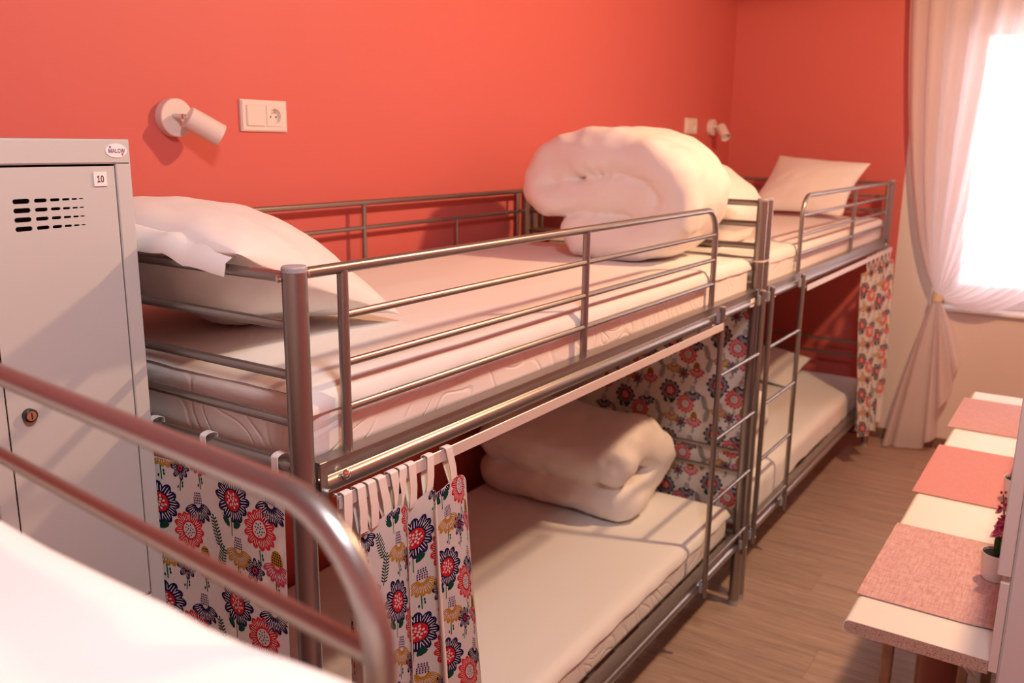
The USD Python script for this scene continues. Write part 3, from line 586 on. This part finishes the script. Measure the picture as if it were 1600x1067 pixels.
# (a) flat curtain hung from the head end beam, below the upper bunk
nu, nv = 150, 110; U, V = np.meshgrid(np.linspace(0, 1, nu), np.linspace(0, 1, nv), indexing='ij')
x = -0.90 + 0.876 * U - 0.012 * V * U; yy = -0.016 - 0.006 * np.sin(U * 21 + 1.0) * (0.3 + V) - 0.012 * np.exp(-((x + 0.335) / 0.03) ** 2); z = 1.128 - 0.012 * np.abs(np.sin(U * 20.0)) * (1 - V) ** 4 - 0.80 * V
curtain("flat flower print curtain across the middle bed's head end, beside the grey locker", np.stack([x, yy, z], -1), 0.90, 0.80, (900 - 147 + 27, -36), -1,
        [loop((xx, 0.0, 1.160), (1, 0, 0), -0.036, 0.0108, 0.0125, 0.014) for xx in (-0.80, -0.65, -0.50, -0.348, -0.211, -0.046)])
# (b) bunched curtain at the head of the front rail
nu, nv = 420, 120; U, V = np.meshgrid(np.linspace(0, 1, nu), np.linspace(0, 1, nv), indexing='ij')
def bunch(U, V, y0t, y1t, y0b, y1b, nf, ztop, ln, amp, xc, seed, droop):
    ph = 2 * math.pi * nf * U + 0.8 * np.sin(2 * math.pi * U * 1.3 + seed) + 0.5 * np.sin(3 * V + seed)
    a = amp * (0.55 + 0.45 * V) * (0.75 + 0.5 * meshkit.noise(np.stack([U * nf * 1.0, V * 1.5, 0 * U + seed], -1), seed))
    yc = (y0t + (y1t - y0t) * U) * (1 - V) + (y0b + (y1b - y0b) * U) * V
    x = xc + a * np.sin(ph) + 0.012 * V; y_ = yc + 0.36 * a * np.sin(2 * ph + 0.6)
    z = ztop - droop * (0.5 - 0.5 * np.cos(2 * (ph - 0.7))) * (1 - V) ** 3 - ln * V
    return np.stack([x, y_, z], -1)
P = bunch(U, V, 0.030, 0.300, 0.000, 0.335, 3.1, 1.072, 0.80, 0.050, 0.052, 1, 0.034)
curtain("bunched flower print curtain on the middle bed's front rail, beside its head post", P, 1.30, 0.80, (75, -70), -1,
        [loop((0.042, yv, 1.107), (0, 1, 0), -0.066, 0.0115, 0.0075, 0.017, tilt=tl) for yv, tl in ((0.042, 0.0), (0.071, .1), (0.094, .15), (0.117, .25), (0.146, .2), (0.168, -.1), (0.19, .1), (0.238, 0.0), (0.288, .3))])
# (c) curtain between the two beds
nu, nv = 150, 120; U, V = np.meshgrid(np.linspace(0, 1, nu), np.linspace(0, 1, nv), indexing='ij')
x = -0.90 + 0.882 * U; yy = L1 + 0.0185 - 0.005 * np.sin(U * 26) * (0.2 + V); z = 1.140 - 0.79 * V
curtain('flower print curtain between the two beds, behind the near ladder', np.stack([x, yy, z], -1), 0.90, 0.79, (900 - 103, -340), -1,
        [loop((xx, L1, 1.160), (1, 0, 0), -0.024, 0.0108, 0.0125, 0.014) for xx in (-0.80, -0.62, -0.44, -0.26, -0.08)])
# (d) bunched curtain at the foot of the far bed
nu, nv = 320, 110; U, V = np.meshgrid(np.linspace(0, 1, nu), np.linspace(0, 1, nv), indexing='ij')
P = bunch(U, V, 3.50, 4.06, 3.66, 4.02, 2.5, 1.066, 0.87, 0.042, 0.05, 4, 0.02)
curtain('narrow flower print curtain bunched at the window end of the far bed', P, 0.95, 0.87, (40, -90), -1,
        [loop((0.042, yv, 1.107), (0, 1, 0), -0.055, 0.0115, 0.0075, 0.017) for yv in (3.56, 3.66, 3.76, 3.86, 3.95, 4.03)])

# ---------------------------------------------------------------- locker
LX, LY0, LY1, LZ = -0.300, -0.285, -0.040, 1.629
lk = Thing('locker', 'tall light grey steel locker with vent slots and number 10, at the left edge', 'locker', ((LX - 0.21), (LY0 + LY1) / 2, 0))
wall_t = 0.012; st = 0.0245
lk.part('body', [bx(LX - 0.42, LX - 0.001, LY0, LY0 + 0.002, 0.0, LZ), bx(LX - 0.42, LX - 0.001, LY1 - 0.002, LY1, 0.0, LZ), bx(LX - 0.42, LX - 0.418, LY0, LY1, 0.0, LZ), bx(LX - 0.42, LX - 0.002, LY0, LY1, LZ - 0.004, LZ - 0.0005),
    bx(LX - 0.42, LX - 0.02, LY0, LY1, 0.87, 0.872), bx(LX - 0.42, LX - 0.02, LY0, LY1, 0.06, 0.062), bx(LX - 0.02, LX, LY0, LY0 + st, 0, LZ - 0.036, 0.0015), bx(LX - 0.02, LX, LY1 - st, LY1, 0, LZ - 0.036, 0.0015), bx(LX - 0.02, LX + 0.0006, LY0, LY1, LZ - 0.0355, LZ, 0.0025), bx(LX - 0.02, LX, LY0 + st, LY1 - st, 0.865, 0.895, 0.0015), bx(LX - 0.02, LX, LY0 + st, LY1 - st, 0.0, 0.07, 0.0015)], 'locker')
dy0, dy1 = LY0 + st + 0.0022, LY1 - st - 0.0022
def slot(cy, cz, w_, h_): return affinity.translate(Polygon([(-w_ / 2 + h_ / 2, -h_ / 2), (w_ / 2 - h_ / 2, -h_ / 2)]).buffer(0) if False else Point(0, 0).buffer(h_ / 2, 6).union(affinity.translate(Point(0, 0).buffer(h_ / 2, 6), w_ - h_)).convex_hull, cy - w_ / 2 + h_ / 2, cz)
dz1 = LZ - 0.0385; door = Polygon([(dy0, 0.899), (dy1, 0.899), (dy1, dz1), (dy0, dz1)])
for i, cz in enumerate((1.5450, 1.5325, 1.5200, 1.5075)):
    for (a, b, h_) in ((-0.2200, -0.1965, 0.0066), (-0.1905, -0.1725, 0.0053), (-0.1680, -0.1540, 0.0042), (-0.1505, -0.1395, 0.0032), (-0.1365, -0.1280, 0.0024), (-0.1255, -0.1190, 0.0017)):
        door = door.difference(slot((a + b) / 2, cz, b - a, h_))
def yz_plate(poly, x0, x1):
    q = trimesh.creation.extrude_polygon(poly, x1 - x0, engine='earcut'); v = np.array(q.vertices); return np.c_[v[:, 2] + x0, v[:, 0], v[:, 1]], np.array(q.faces)
d = lk.part('door', yz_plate(door, LX - 0.0035, LX - 0.0015), 'locker', label='upper locker door with rows of vent slots')
lk.part('door', bx(LX - 0.0035, LX - 0.0015, dy0, dy1, 0.074, 0.861), 'locker')
lk.part('inside_lining', bx(LX - 0.030, LX - 0.028, LY0 + 0.004, LY1 - 0.004, 0.07, LZ - 0.04), 'dark', label='dark inside seen through the slots')  # added black sheet: the shade inside the locker put in as colour
lk.part('lock_ring', lathe([(0.0001, 0), (0.0098, 0), (0.0098, 0.007), (0.0082, 0.0085), (0.0082, 0.0075), (0.0001, 0.0075)], 24, (LX - 0.0015, -0.2305, 1.2465), (1, 0, 0)), 'black_ring', parent=d)
lk.part('lock_face', [lathe([(0.0001, 0), (0.0074, 0), (0.0070, 0.0014), (0.0001, 0.0016)], 24, (LX + 0.0060, -0.2305, 1.2465), (1, 0, 0))], 'brass', parent=d)
lk.part('keyhole', bx(LX + 0.0074, LX + 0.0079, -0.2313, -0.2297, 1.2415, 1.2515), 'black_ring', parent=d)
lk.part('number_plate', bx(LX - 0.0015, LX + 0.0008, -0.1012, -0.0808, 1.5615, 1.5820, 0.0004), 'paper', label='small white plate reading 10', parent=d)
def flat_text(txt, h_, x_, yc, zc, bold=True, wid=None, depth=0.0004):
    q = meshkit.text_mesh(txt, h_, depth, bold); v = np.array(q.vertices); v[:, 0] -= (v[:, 0].min() + v[:, 0].max()) / 2; v[:, 1] -= (v[:, 1].min() + v[:, 1].max()) / 2
    if wid: v[:, 0] *= wid / (v[:, 0].max() - v[:, 0].min())
    return np.c_[x_ + v[:, 2], yc + v[:, 0], zc + v[:, 1]], np.array(q.faces)
lk.part('number', flat_text('10', 0.0092, LX + 0.0008, -0.0910, 1.5722, wid=0.0102), 'ink', parent=d)
lk.part('hinge_pin', rod((LX - 0.0005, dy1 - 0.022, 0.8985), (LX + 0.0012, dy1 - 0.001, 0.9005), 0.0016, 8), 'chrome', parent=d)
by, bz = -0.0625, 1.6125
bd = lk.part('badge', yz_plate(affinity.scale(Point(by, bz).buffer(1, 12), 0.0172, 0.0102, origin=(by, bz)), LX + 0.0006, LX + 0.0016), 'paper', label='white oval maker\'s badge')
lk.part('badge_lettering', flat_text('MALOW', 0.0058, LX + 0.0016, by + 0.0005, bz - 0.0002, True, 0.0265, 0.0003), 'logo_grey', parent=bd)
for (oy, oz, mm) in ((-0.0098, 0.0052, 'blue'), (0.0094, -0.0052, 'red_dot')):
    lk.part('badge_dot', lathe([(0.0001, 0), (0.0016, 0), (0.0016, 0.0003), (0.0001, 0.0004)], 10, (LX + 0.0016, by + oy, bz + oz), (1, 0, 0)), mm, parent=bd)

# ---------------------------------------------------------------- wall fittings
def wall_lamp(label, y0, z0, d):
    t = Thing('wall_lamp', label, 'wall lamp', (X0, y0, z0), 0, None); d = np.array(d, float); d /= np.linalg.norm(d)
    t.part('wall_plate', lathe([(0.0001, 0.0), (0.044, 0.0), (0.045, 0.002), (0.045, 0.024), (0.0435, 0.026), (0.0001, 0.026)], 40, (X0, y0, z0), (1, 0, 0)), 'white_gloss')
    s0 = np.array([X0 + 0.066, y0 + 0.004, z0 - 0.002])
    a = t.part('arm', [rod((X0 + 0.026, y0 - 0.010, z0 + 0.004), (X0 + 0.052, y0 - 0.006, z0 + 0.003), 0.006, 12), rod((X0 + 0.050, y0 - 0.007, z0 + 0.003), s0, 0.004, 10)], 'white_gloss')
    t.part('joint', lathe([(0.0001, -0.006), (0.0065, -0.006), (0.0065, 0.006), (0.0001, 0.006)], 14, (X0 + 0.054, y0 - 0.005, z0 + 0.002), (0, 0, 1)), 'chrome', parent=a)
    t.part('shade', lathe([(0.0001, 0.0), (0.026, 0.0), (0.0275, 0.0015), (0.0275, 0.085), (0.0258, 0.085), (0.0258, 0.006), (0.0001, 0.006)], 36, s0 - d * 0.006, d), 'white_gloss')
    t.part('bulb', lathe([(0.0001, 0.01), (0.012, 0.012), (0.020, 0.040), (0.020, 0.062), (0.0001, 0.070)], 20, s0, d), 'white_plastic')
wall_lamp('white cylinder reading lamp on the coral wall, above the near pillow', 0.520, 1.678, (0.30, 0.66, -0.40))
wall_lamp('small far white reading lamp on the coral wall near the room corner', 4.02, 1.722, (0.35, -0.30, -0.42))
def socket(label, y0, z0):
    t = Thing('wall_socket', label, 'wall socket', (X0, y0, z0)); w_, h_ = 0.0775, 0.0405
    _q = lambda e: Polygon([(y0 - w_ + e, z0 - h_ + e), (y0 + w_ - e, z0 - h_ + e), (y0 + w_ - e, z0 + h_ - e), (y0 - w_ + e, z0 + h_ - e)]).difference(Point(y0 + 0.0335, z0).buffer(0.0197, 12))
    t.part('frame', [yz_plate(_q(0), X0, X0 + 0.0065), yz_plate(_q(0.003), X0 + 0.0064, X0 + 0.0095)], 'white_plastic')
    r = t.part('rocker', bx(X0 + 0.008, X0 + 0.0135, y0 - 0.0625, y0 - 0.0035, z0 - 0.027, z0 + 0.027, 0.002), 'white_plastic')
    q = Polygon([(y0 + 0.0045, z0 - 0.027), (y0 + 0.0625, z0 - 0.027), (y0 + 0.0625, z0 + 0.027), (y0 + 0.0045, z0 + 0.027)]).difference(Point(y0 + 0.0335, z0).buffer(0.0195, 10))
    so = t.part('outlet', yz_plate(q, X0 + 0.0085, X0 + 0.0118), 'white_plastic')
    t.part('outlet_well', lathe([(0.0195, 0.0016), (0.0185, -0.0074), (0.0001, -0.0074)], 24, (X0 + 0.0102, y0 + 0.0335, z0), (1, 0, 0)), 'white_plastic', parent=so)
    t.part('earth_pin', rod((X0 + 0.003, y0 + 0.0335, z0 + 0.010), (X0 + 0.011, y0 + 0.0335, z0 + 0.010), 0.0024, 10), 'chrome', parent=so)
    for s in (-1, 1): t.part('hole', lathe([(0.0026, 0.0), (0.0026, 0.0004), (0.0001, 0.0005)], 12, (X0 + 0.0031, y0 + 0.0335 + s * 0.0095, z0 - 0.002), (1, 0, 0)), 'dark', parent=so)
socket('double white switch and socket plate on the coral wall, right of the near reading lamp', 0.803, 1.6905)
socket('small far white socket plate on the coral wall, left of the far reading lamp', 3.735, 1.724)

# ---------------------------------------------------------------- tabletop, mats, orchids, stools
TZ, TX0, TX1, TY0, TY1 = 0.700, 0.603, 0.879, 0.873, 2.926
tb = Thing('tabletop', 'long narrow white laminate tabletop with raw chipboard end, fixed to the partition', 'tabletop', ((TX0 + TX1) / 2, (TY0 + TY1) / 2, TZ - 0.028))
nose = [(TX0 + 0.012 - 0.012 * math.cos(a), TZ - 0.014 + 0.013 * math.sin(a)) for a in np.linspace(-math.pi / 2, math.pi / 2, 11)]
core = Polygon([(TX1 - 0.014, TZ - 0.027)] + [(TX1 - 0.014, TZ - 0.001)] + [(a + 0.001, b) for a, b in nose[::-1]])
def xz_extr(poly, y0, y1):
    q = trimesh.creation.extrude_polygon(poly, y1 - y0, engine='earcut'); v = np.array(q.vertices); return np.c_[v[:, 0], v[:, 2] + y0, v[:, 1]], np.array(q.faces)[:, ::-1]
tb.part('chipboard_core', xz_extr(core, TY0, TY1), 'chip', label='raw chipboard end of the board')
outer = Polygon([(TX1 - 0.0138, TZ)] + [(TX1 - 0.0138, TZ - 0.0010)] + [(a + 0.001, b) for a, b in nose[::-1]] + [(TX1 - 0.0138, TZ - 0.027), (TX1 - 0.0138, TZ - 0.028)] + [(TX0 + 0.012 - 0.0128 * math.cos(a), TZ - 0.014 + 0.014 * math.sin(a)) for a in np.linspace(-math.pi / 2, math.pi / 2, 11)])
tb.part('laminate', xz_extr(outer, TY0 + 0.0006, TY1), 'laminate')
for yv in (1.05, 1.9, 2.75): tb.part('bracket', [bx(TX1 - 0.004, TX1, yv - 0.015, yv + 0.015, TZ - 0.20, TZ - 0.0285), bx(TX0 + 0.08, TX1, yv - 0.015, yv + 0.015, TZ - 0.0325, TZ - 0.0285), rod((TX1 - 0.006, yv, TZ - 0.18), (TX0 + 0.12, yv, TZ - 0.034), 0.004, 8)], 'frame_white')
def placemat(name, label, m, y0, y1, x0, seed, curl):
    nx, ny = 30, 44; A, B = np.meshgrid(np.linspace(0, 1, nx), np.linspace(0, 1, ny), indexing='ij'); x = x0 + (0.8605 - x0) * A; y_ = y0 + (y1 - y0) * B
    z = TZ + 0.0030 + 0.0008 * meshkit.noise(np.stack([A * 3, B * 4, 0 * A + seed], -1), seed) + curl * np.exp(-((A - 1) / 0.12) ** 2 - (B / 0.12) ** 2) + 0.003 * np.clip(0.02 - A, 0, 1)
    return solo('placemat', shell(np.stack([x, y_, z], -1), 0.0016), m, label, 'placemat', smooth=40)
placemat('a', 'pale pink woven placemat nearest the raw end of the tabletop', 'mat_pink', 0.991, 1.428, 0.601, 1, 0.004)
placemat('b', 'salmon placemat in the middle of the tabletop', 'mat_salmon', 1.676, 2.150, 0.594, 2, 0.0)
placemat('c', 'dusty rose placemat farthest along the tabletop, nearest the window', 'mat_rose', 2.370, 2.800, 0.588, 3, 0.0)
def orchid(label, x, y_, h_, seed):
    rg = np.random.default_rng(seed); z0 = TZ + 0.0042; t = Thing('potted_orchid', label, 'potted plant', (x, y_, z0))
    pr = [(0.0001, 0.0), (0.0255, 0.0), (0.0270, 0.002)] + [(0.027 + 0.0052 * k / 12 + 0.0003 * (k % 2), 0.004 + 0.054 * k / 12) for k in range(13)] + [(0.0330, 0.0600), (0.0326, 0.0622), (0.0308, 0.0618), (0.0300, 0.054), (0.0295, 0.048)]
    t.part('pot', lathe(pr, 40, (x, y_, z0)), 'pot')
    t.part('soil', lathe([(0.0302, 0.0), (0.02, 0.001), (0.0001, 0.002)], 24, (x, y_, z0 + 0.0555)), 'soil')
    st_ = spline([(x + 0.006, y_, z0 + 0.045), (x + 0.004, y_, z0 + 0.09), (x + 0.001, y_ + 0.003, z0 + h_ * 0.75), (x - 0.006, y_, z0 + h_)], 16)
    t.part('stem', tube(st_, np.linspace(0.0030, 0.0012, 16), 8), 'stem')
    lf = spline([(x + 0.002, y_, z0 + 0.048), (x - 0.002, y_ - 0.002, z0 + 0.085), (x - 0.004, y_ - 0.004, z0 + 0.112)], 12); w_ = 0.009 * np.sin(np.linspace(0.25, 1, 12) * math.pi) ** 0.6 + 0.0006
    for sgn, dx in ((-1, 0), (1, 0.014)):
        c = lf * 1.0; c[:, 0] += dx * np.linspace(0, 1, 12) * 2; c[:, 2] -= (0.02 if sgn > 0 else 0) * np.linspace(0, 1, 12)
        t.part('leaf', shell(np.stack([c - np.c_[w_ * 0.8, w_ * 0.6, 0 * w_], c + np.c_[0 * w_, 0 * w_, 0 * w_] + np.c_[0 * w_, 0 * w_, -w_ * 0.2], c + np.c_[w_ * 0.8, w_ * 0.6, 0 * w_]], 0), 0.0012), 'leaf', smooth=60)
    def petal(c, d, up, ln, wd):
        d, up = np.array(d, float), np.array(up, float); d /= np.linalg.norm(d); sd = np.cross(d, up); sd /= np.linalg.norm(sd); up = np.cross(sd, d)
        s = np.linspace(0, 1, 9); q = np.linspace(-1, 1, 7); P = np.zeros((9, 7, 3))
        for i in range(9):
            wv = wd * math.sin(math.pi * (0.08 + 0.90 * s[i]) ** 0.8)
            for j in range(7): P[i, j] = np.array(c) + d * ln * s[i] + sd * wv * q[j] + up * (0.25 * ln * s[i] ** 2 - 0.3 * wv * q[j] ** 2)
        return shell(P, 0.0006)
    for k in range(6):
        f_ = 0.50 + 0.075 * k; c0 = np.array(st_[min(15, int(15 * f_))]); a = -0.9 + (k % 2) * -0.9 + rg.uniform(-0.3, 0.3); o = np.array([math.cos(a + math.pi) * 0.010, math.sin(a) * 0.010, -0.002]); c = c0 + o; fc = o / np.linalg.norm(o); sz = 1.0 - 0.09 * k
        fl = t.part('flower', [petal(c, (fc[0] * 0.5 + math.cos(b) * 0.1, fc[1] * 0.5 + math.cos(b) * 0.9, math.sin(b)), fc, 0.021 * sz, 0.0075 * sz) for b in (0.1, 1.57, 3.0)], 'petal', smooth=60)
        t.part('petal', [petal(c, (fc[0], fc[1] + sx * 0.7, -0.75), fc, 0.023 * sz, 0.0080 * sz) for sx in (-1, 1)], 'petal_tip', smooth=60, parent=fl)
    for k in range(5):
        i = 12 + min(3, k); c = np.array(st_[min(15, i)]) + (0.004 * (-1) ** k, 0.001, 0.002 * k - 0.003); t.part('bud', lathe([(0.0001, -0.0035), (0.0026, -0.001), (0.0028, 0.001), (0.0001, 0.0042)], 10, c), 'bud', smooth=60)
orchid('magenta orchid in a small white pot on the nearest pink placemat', 0.838, 1.235, 0.196, 1)
orchid('second potted orchid on the salmon placemat, mostly hidden by the white corner board', 0.836, 1.765, 0.11, 2)
def stool(label, x, y_, hz, r, spread):
    t = Thing('stool', label, 'stool', (x, y_, 0))
    t.part('seat', lathe([(0.0001, 0.0), (r - 0.01, 0.0), (r, 0.01), (r, 0.028), (r - 0.008, 0.040), (r - 0.03, 0.046), (0.0001, 0.048)], 48, (x, y_, hz - 0.048)), 'red_seat', label='round red seat')
    for a in (0.785, 2.356, 3.927, 5.498):
        c, s = math.cos(a), math.sin(a); t.part('leg', tube([(x + c * r * 0.70, y_ + s * r * 0.70, hz - 0.048), (x + c * spread, y_ + s * spread, 0.0)], [0.014, 0.012], 10), 'wood')
    for z in (0.22,):
        k = 0.70 * r + (spread - 0.70 * r) * (1 - z / hz)
        for a in (0.785, 2.356, 3.927, 5.498):
            t.part('stretcher', rod((x + k * math.cos(a), y_ + k * math.sin(a), z), (x + k * math.cos(a + math.pi / 2), y_ + k * math.sin(a + math.pi / 2), z), 0.008, 8), 'wood')
stool('wooden stool with a round red seat at the raw end of the tabletop', 0.765, 0.660, 0.620, 0.160, 0.17)
sx_ = Thing('stool', 'wooden stool pushed under the near end of the tabletop, only its pale legs showing', 'stool', (0.735, 1.40, 0))
sx_.part('seat', bx(0.600, 0.862, 1.26, 1.54, 0.610, 0.640, 0.006), 'wood')
LEGS = [(0.634, 1.29, 0.013), (0.688, 1.505, 0.012), (0.800, 1.29, 0.011), (0.840, 1.505, 0.012)]
for xx, yv, h_ in LEGS: sx_.part('leg', bx(xx - h_, xx + h_, yv - h_, yv + h_, 0, 0.612, 0.003), 'wood')
for a_, b_ in ((0, 2), (1, 3)): sx_.part('stretcher', rod((LEGS[a_][0], LEGS[a_][1], 0.16), (LEGS[b_][0], LEGS[b_][1], 0.16), 0.008, 8), 'wood')
bn = Thing('waste_bin', 'reddish brown round bin in the shade under the tabletop', 'bin', (0.757, 1.40, 0))
bn.part('body', lathe([(0.0001, 0.0), (0.046, 0.0), (0.052, 0.47), (0.049, 0.47), (0.044, 0.01), (0.0001, 0.01)], 36, (0.745, 1.40, 0)), 'bin')

# ---------------------------------------------------------------- sheer curtain, tied back
nu, nv = 260, 70; U, V = np.meshgrid(np.linspace(0, 1, nu), np.linspace(0, 1, nv), indexing='ij')
TP = np.array([0.268, 4.235, 0.865])
def sheer_top(U, V):
    x0 = -0.055 + 1.50 * U; z0 = 2.62 + 0 * U
    cx = np.interp(U, [0, 0.12, 0.3, 0.6, 1], [0.02, 0.16, 0.30, 0.55, 0.86]); cz = np.interp(U, [0, 0.12, 0.3, 0.6, 1], [1.28, 1.20, 1.10, 0.85, 0.48])
    t = V; x = (1 - t) ** 2 * x0 + 2 * t * (1 - t) * cx + t ** 2 * (TP[0] + (U - 0.5) * 0.03); z = (1 - t) ** 2 * z0 + 2 * t * (1 - t) * cz + t ** 2 * (TP[2] + (0.5 - U) * 0.03)
    ph = 2 * math.pi * 15 * U + 1.5 * np.sin(2 * math.pi * 2.3 * U); amp = 0.026 * (1 - t) ** 0.5 * (1 + 0.4 * np.sin(U * 31)) + 0.012
    y_ = TP[1] + 0.02 * (1 - t) + amp * np.sin(ph + 0.8 * t) * (1 - t ** 6) ; x = x + 0.35 * amp * np.cos(ph) * (1 - t)
    return np.stack([x, y_, z], -1)
def sheer_tail(U, V):
    hem = np.interp(U, [0, 0.45, 0.5, 0.62, 0.7, 0.8, 0.9, 1.0], [0.012, 0.015, 0.06, 0.10, 0.28, 0.36, 0.46, 0.56]); xb = np.interp(U, [0, 0.5, 0.7, 1], [0.095, 0.30, 0.36, 0.425])
    t = V; x = (TP[0] + (U - 0.5) * 0.03) * (1 - t) + xb * t + 0.02 * np.sin(math.pi * t) * (U - 0.7); z = (TP[2] - 0.012 + (0.5 - U) * 0.02) * (1 - t) + hem * t
    ph = 2 * math.pi * (5.5 * U + 0.5 * np.sin(5 * U + 1) + 0.25 * np.sin(11 * U)); amp = 0.010 + 0.032 * t ** 0.7 * (0.7 + 0.5 * np.sin(9 * U + 2))
    y_ = TP[1] - 0.01 - 0.02 * t + amp * np.sin(ph + 0.5 * t); x = x + 0.3 * amp * np.cos(ph) * t
    return np.stack([x, y_, z], -1)
sc = Thing('sheer_curtain', 'white sheer curtain tied back at the window', 'sheer curtain', (0.30, 4.235, 0.0))
sc.part('drape', grid(sheer_top(U, V)), 'voile', smooth=True)
sc.part('tail', grid(sheer_tail(U, V)), 'voile', smooth=True)
sc.part('tie_band', lathe([(0.024, -0.020), (0.027, -0.018), (0.0285, 0.0), (0.027, 0.018), (0.024, 0.020)], 24, TP - (0, 0, 0.012), (0.15, 0.0, 1.0)), 'tie_band', label='cream tie band gathering the sheer')
rl = Thing('curtain_pole', 'white curtain pole above the window, over the sheer', 'curtain pole', (0.7, 4.235, 2.62))
rl.part('pole', rod((-0.12, 4.235, 2.63), (1.60, 4.235, 2.63), 0.011, 14), 'frame_white')
for xx in (-0.05, 1.55): rl.part('bracket', bx(xx - 0.01, xx + 0.01, 4.235, YF, 2.62, 2.64, 0.003), 'frame_white')
# the two lamps that light the room (their light is set at the top)
cl = Thing('ceiling_lamp', 'round white ceiling lamp over the near end of the room', 'ceiling lamp', (0.95, -0.45, H))
cl.part('rose', lathe([(0.0001, 0.0), (0.05, 0.0), (0.05, -0.012), (0.0001, -0.016)], 24, (0.95, -0.45, H)), 'frame_white')
wl = Thing('ceiling_lamp', 'round warm ceiling lamp over the tabletop side of the room', 'ceiling lamp', (1.02, 1.98, H))
wl.part('rose', lathe([(0.0001, 0.0), (0.05, 0.0), (0.05, -0.012), (0.0001, -0.016)], 24, (1.02, 1.98, H)), 'frame_white')

# repeats carry their group
GROUPS = {'bunk bed': 'metal bunk beds', 'mattress': 'mattresses on the bunk beds', 'bed sheet': 'white sheets on the mattresses', 'pillow': 'white pillows on the beds', 'duvet': 'white duvets on the beds',
          'curtain': 'flower print curtains on the bunk beds', 'wall lamp': 'white reading lamps on the coral wall', 'wall socket': 'white socket plates on the coral wall', 'placemat': 'placemats along the tabletop', 'potted plant': 'potted orchids on the tabletop', 'stool': 'stools at the tabletop'}
for p in stage.GetPrimAtPath('/World').GetChildren():
    c = p.GetCustomDataByKey('category')
    if c in GROUPS: p.SetCustomDataByKey('group', GROUPS[c])
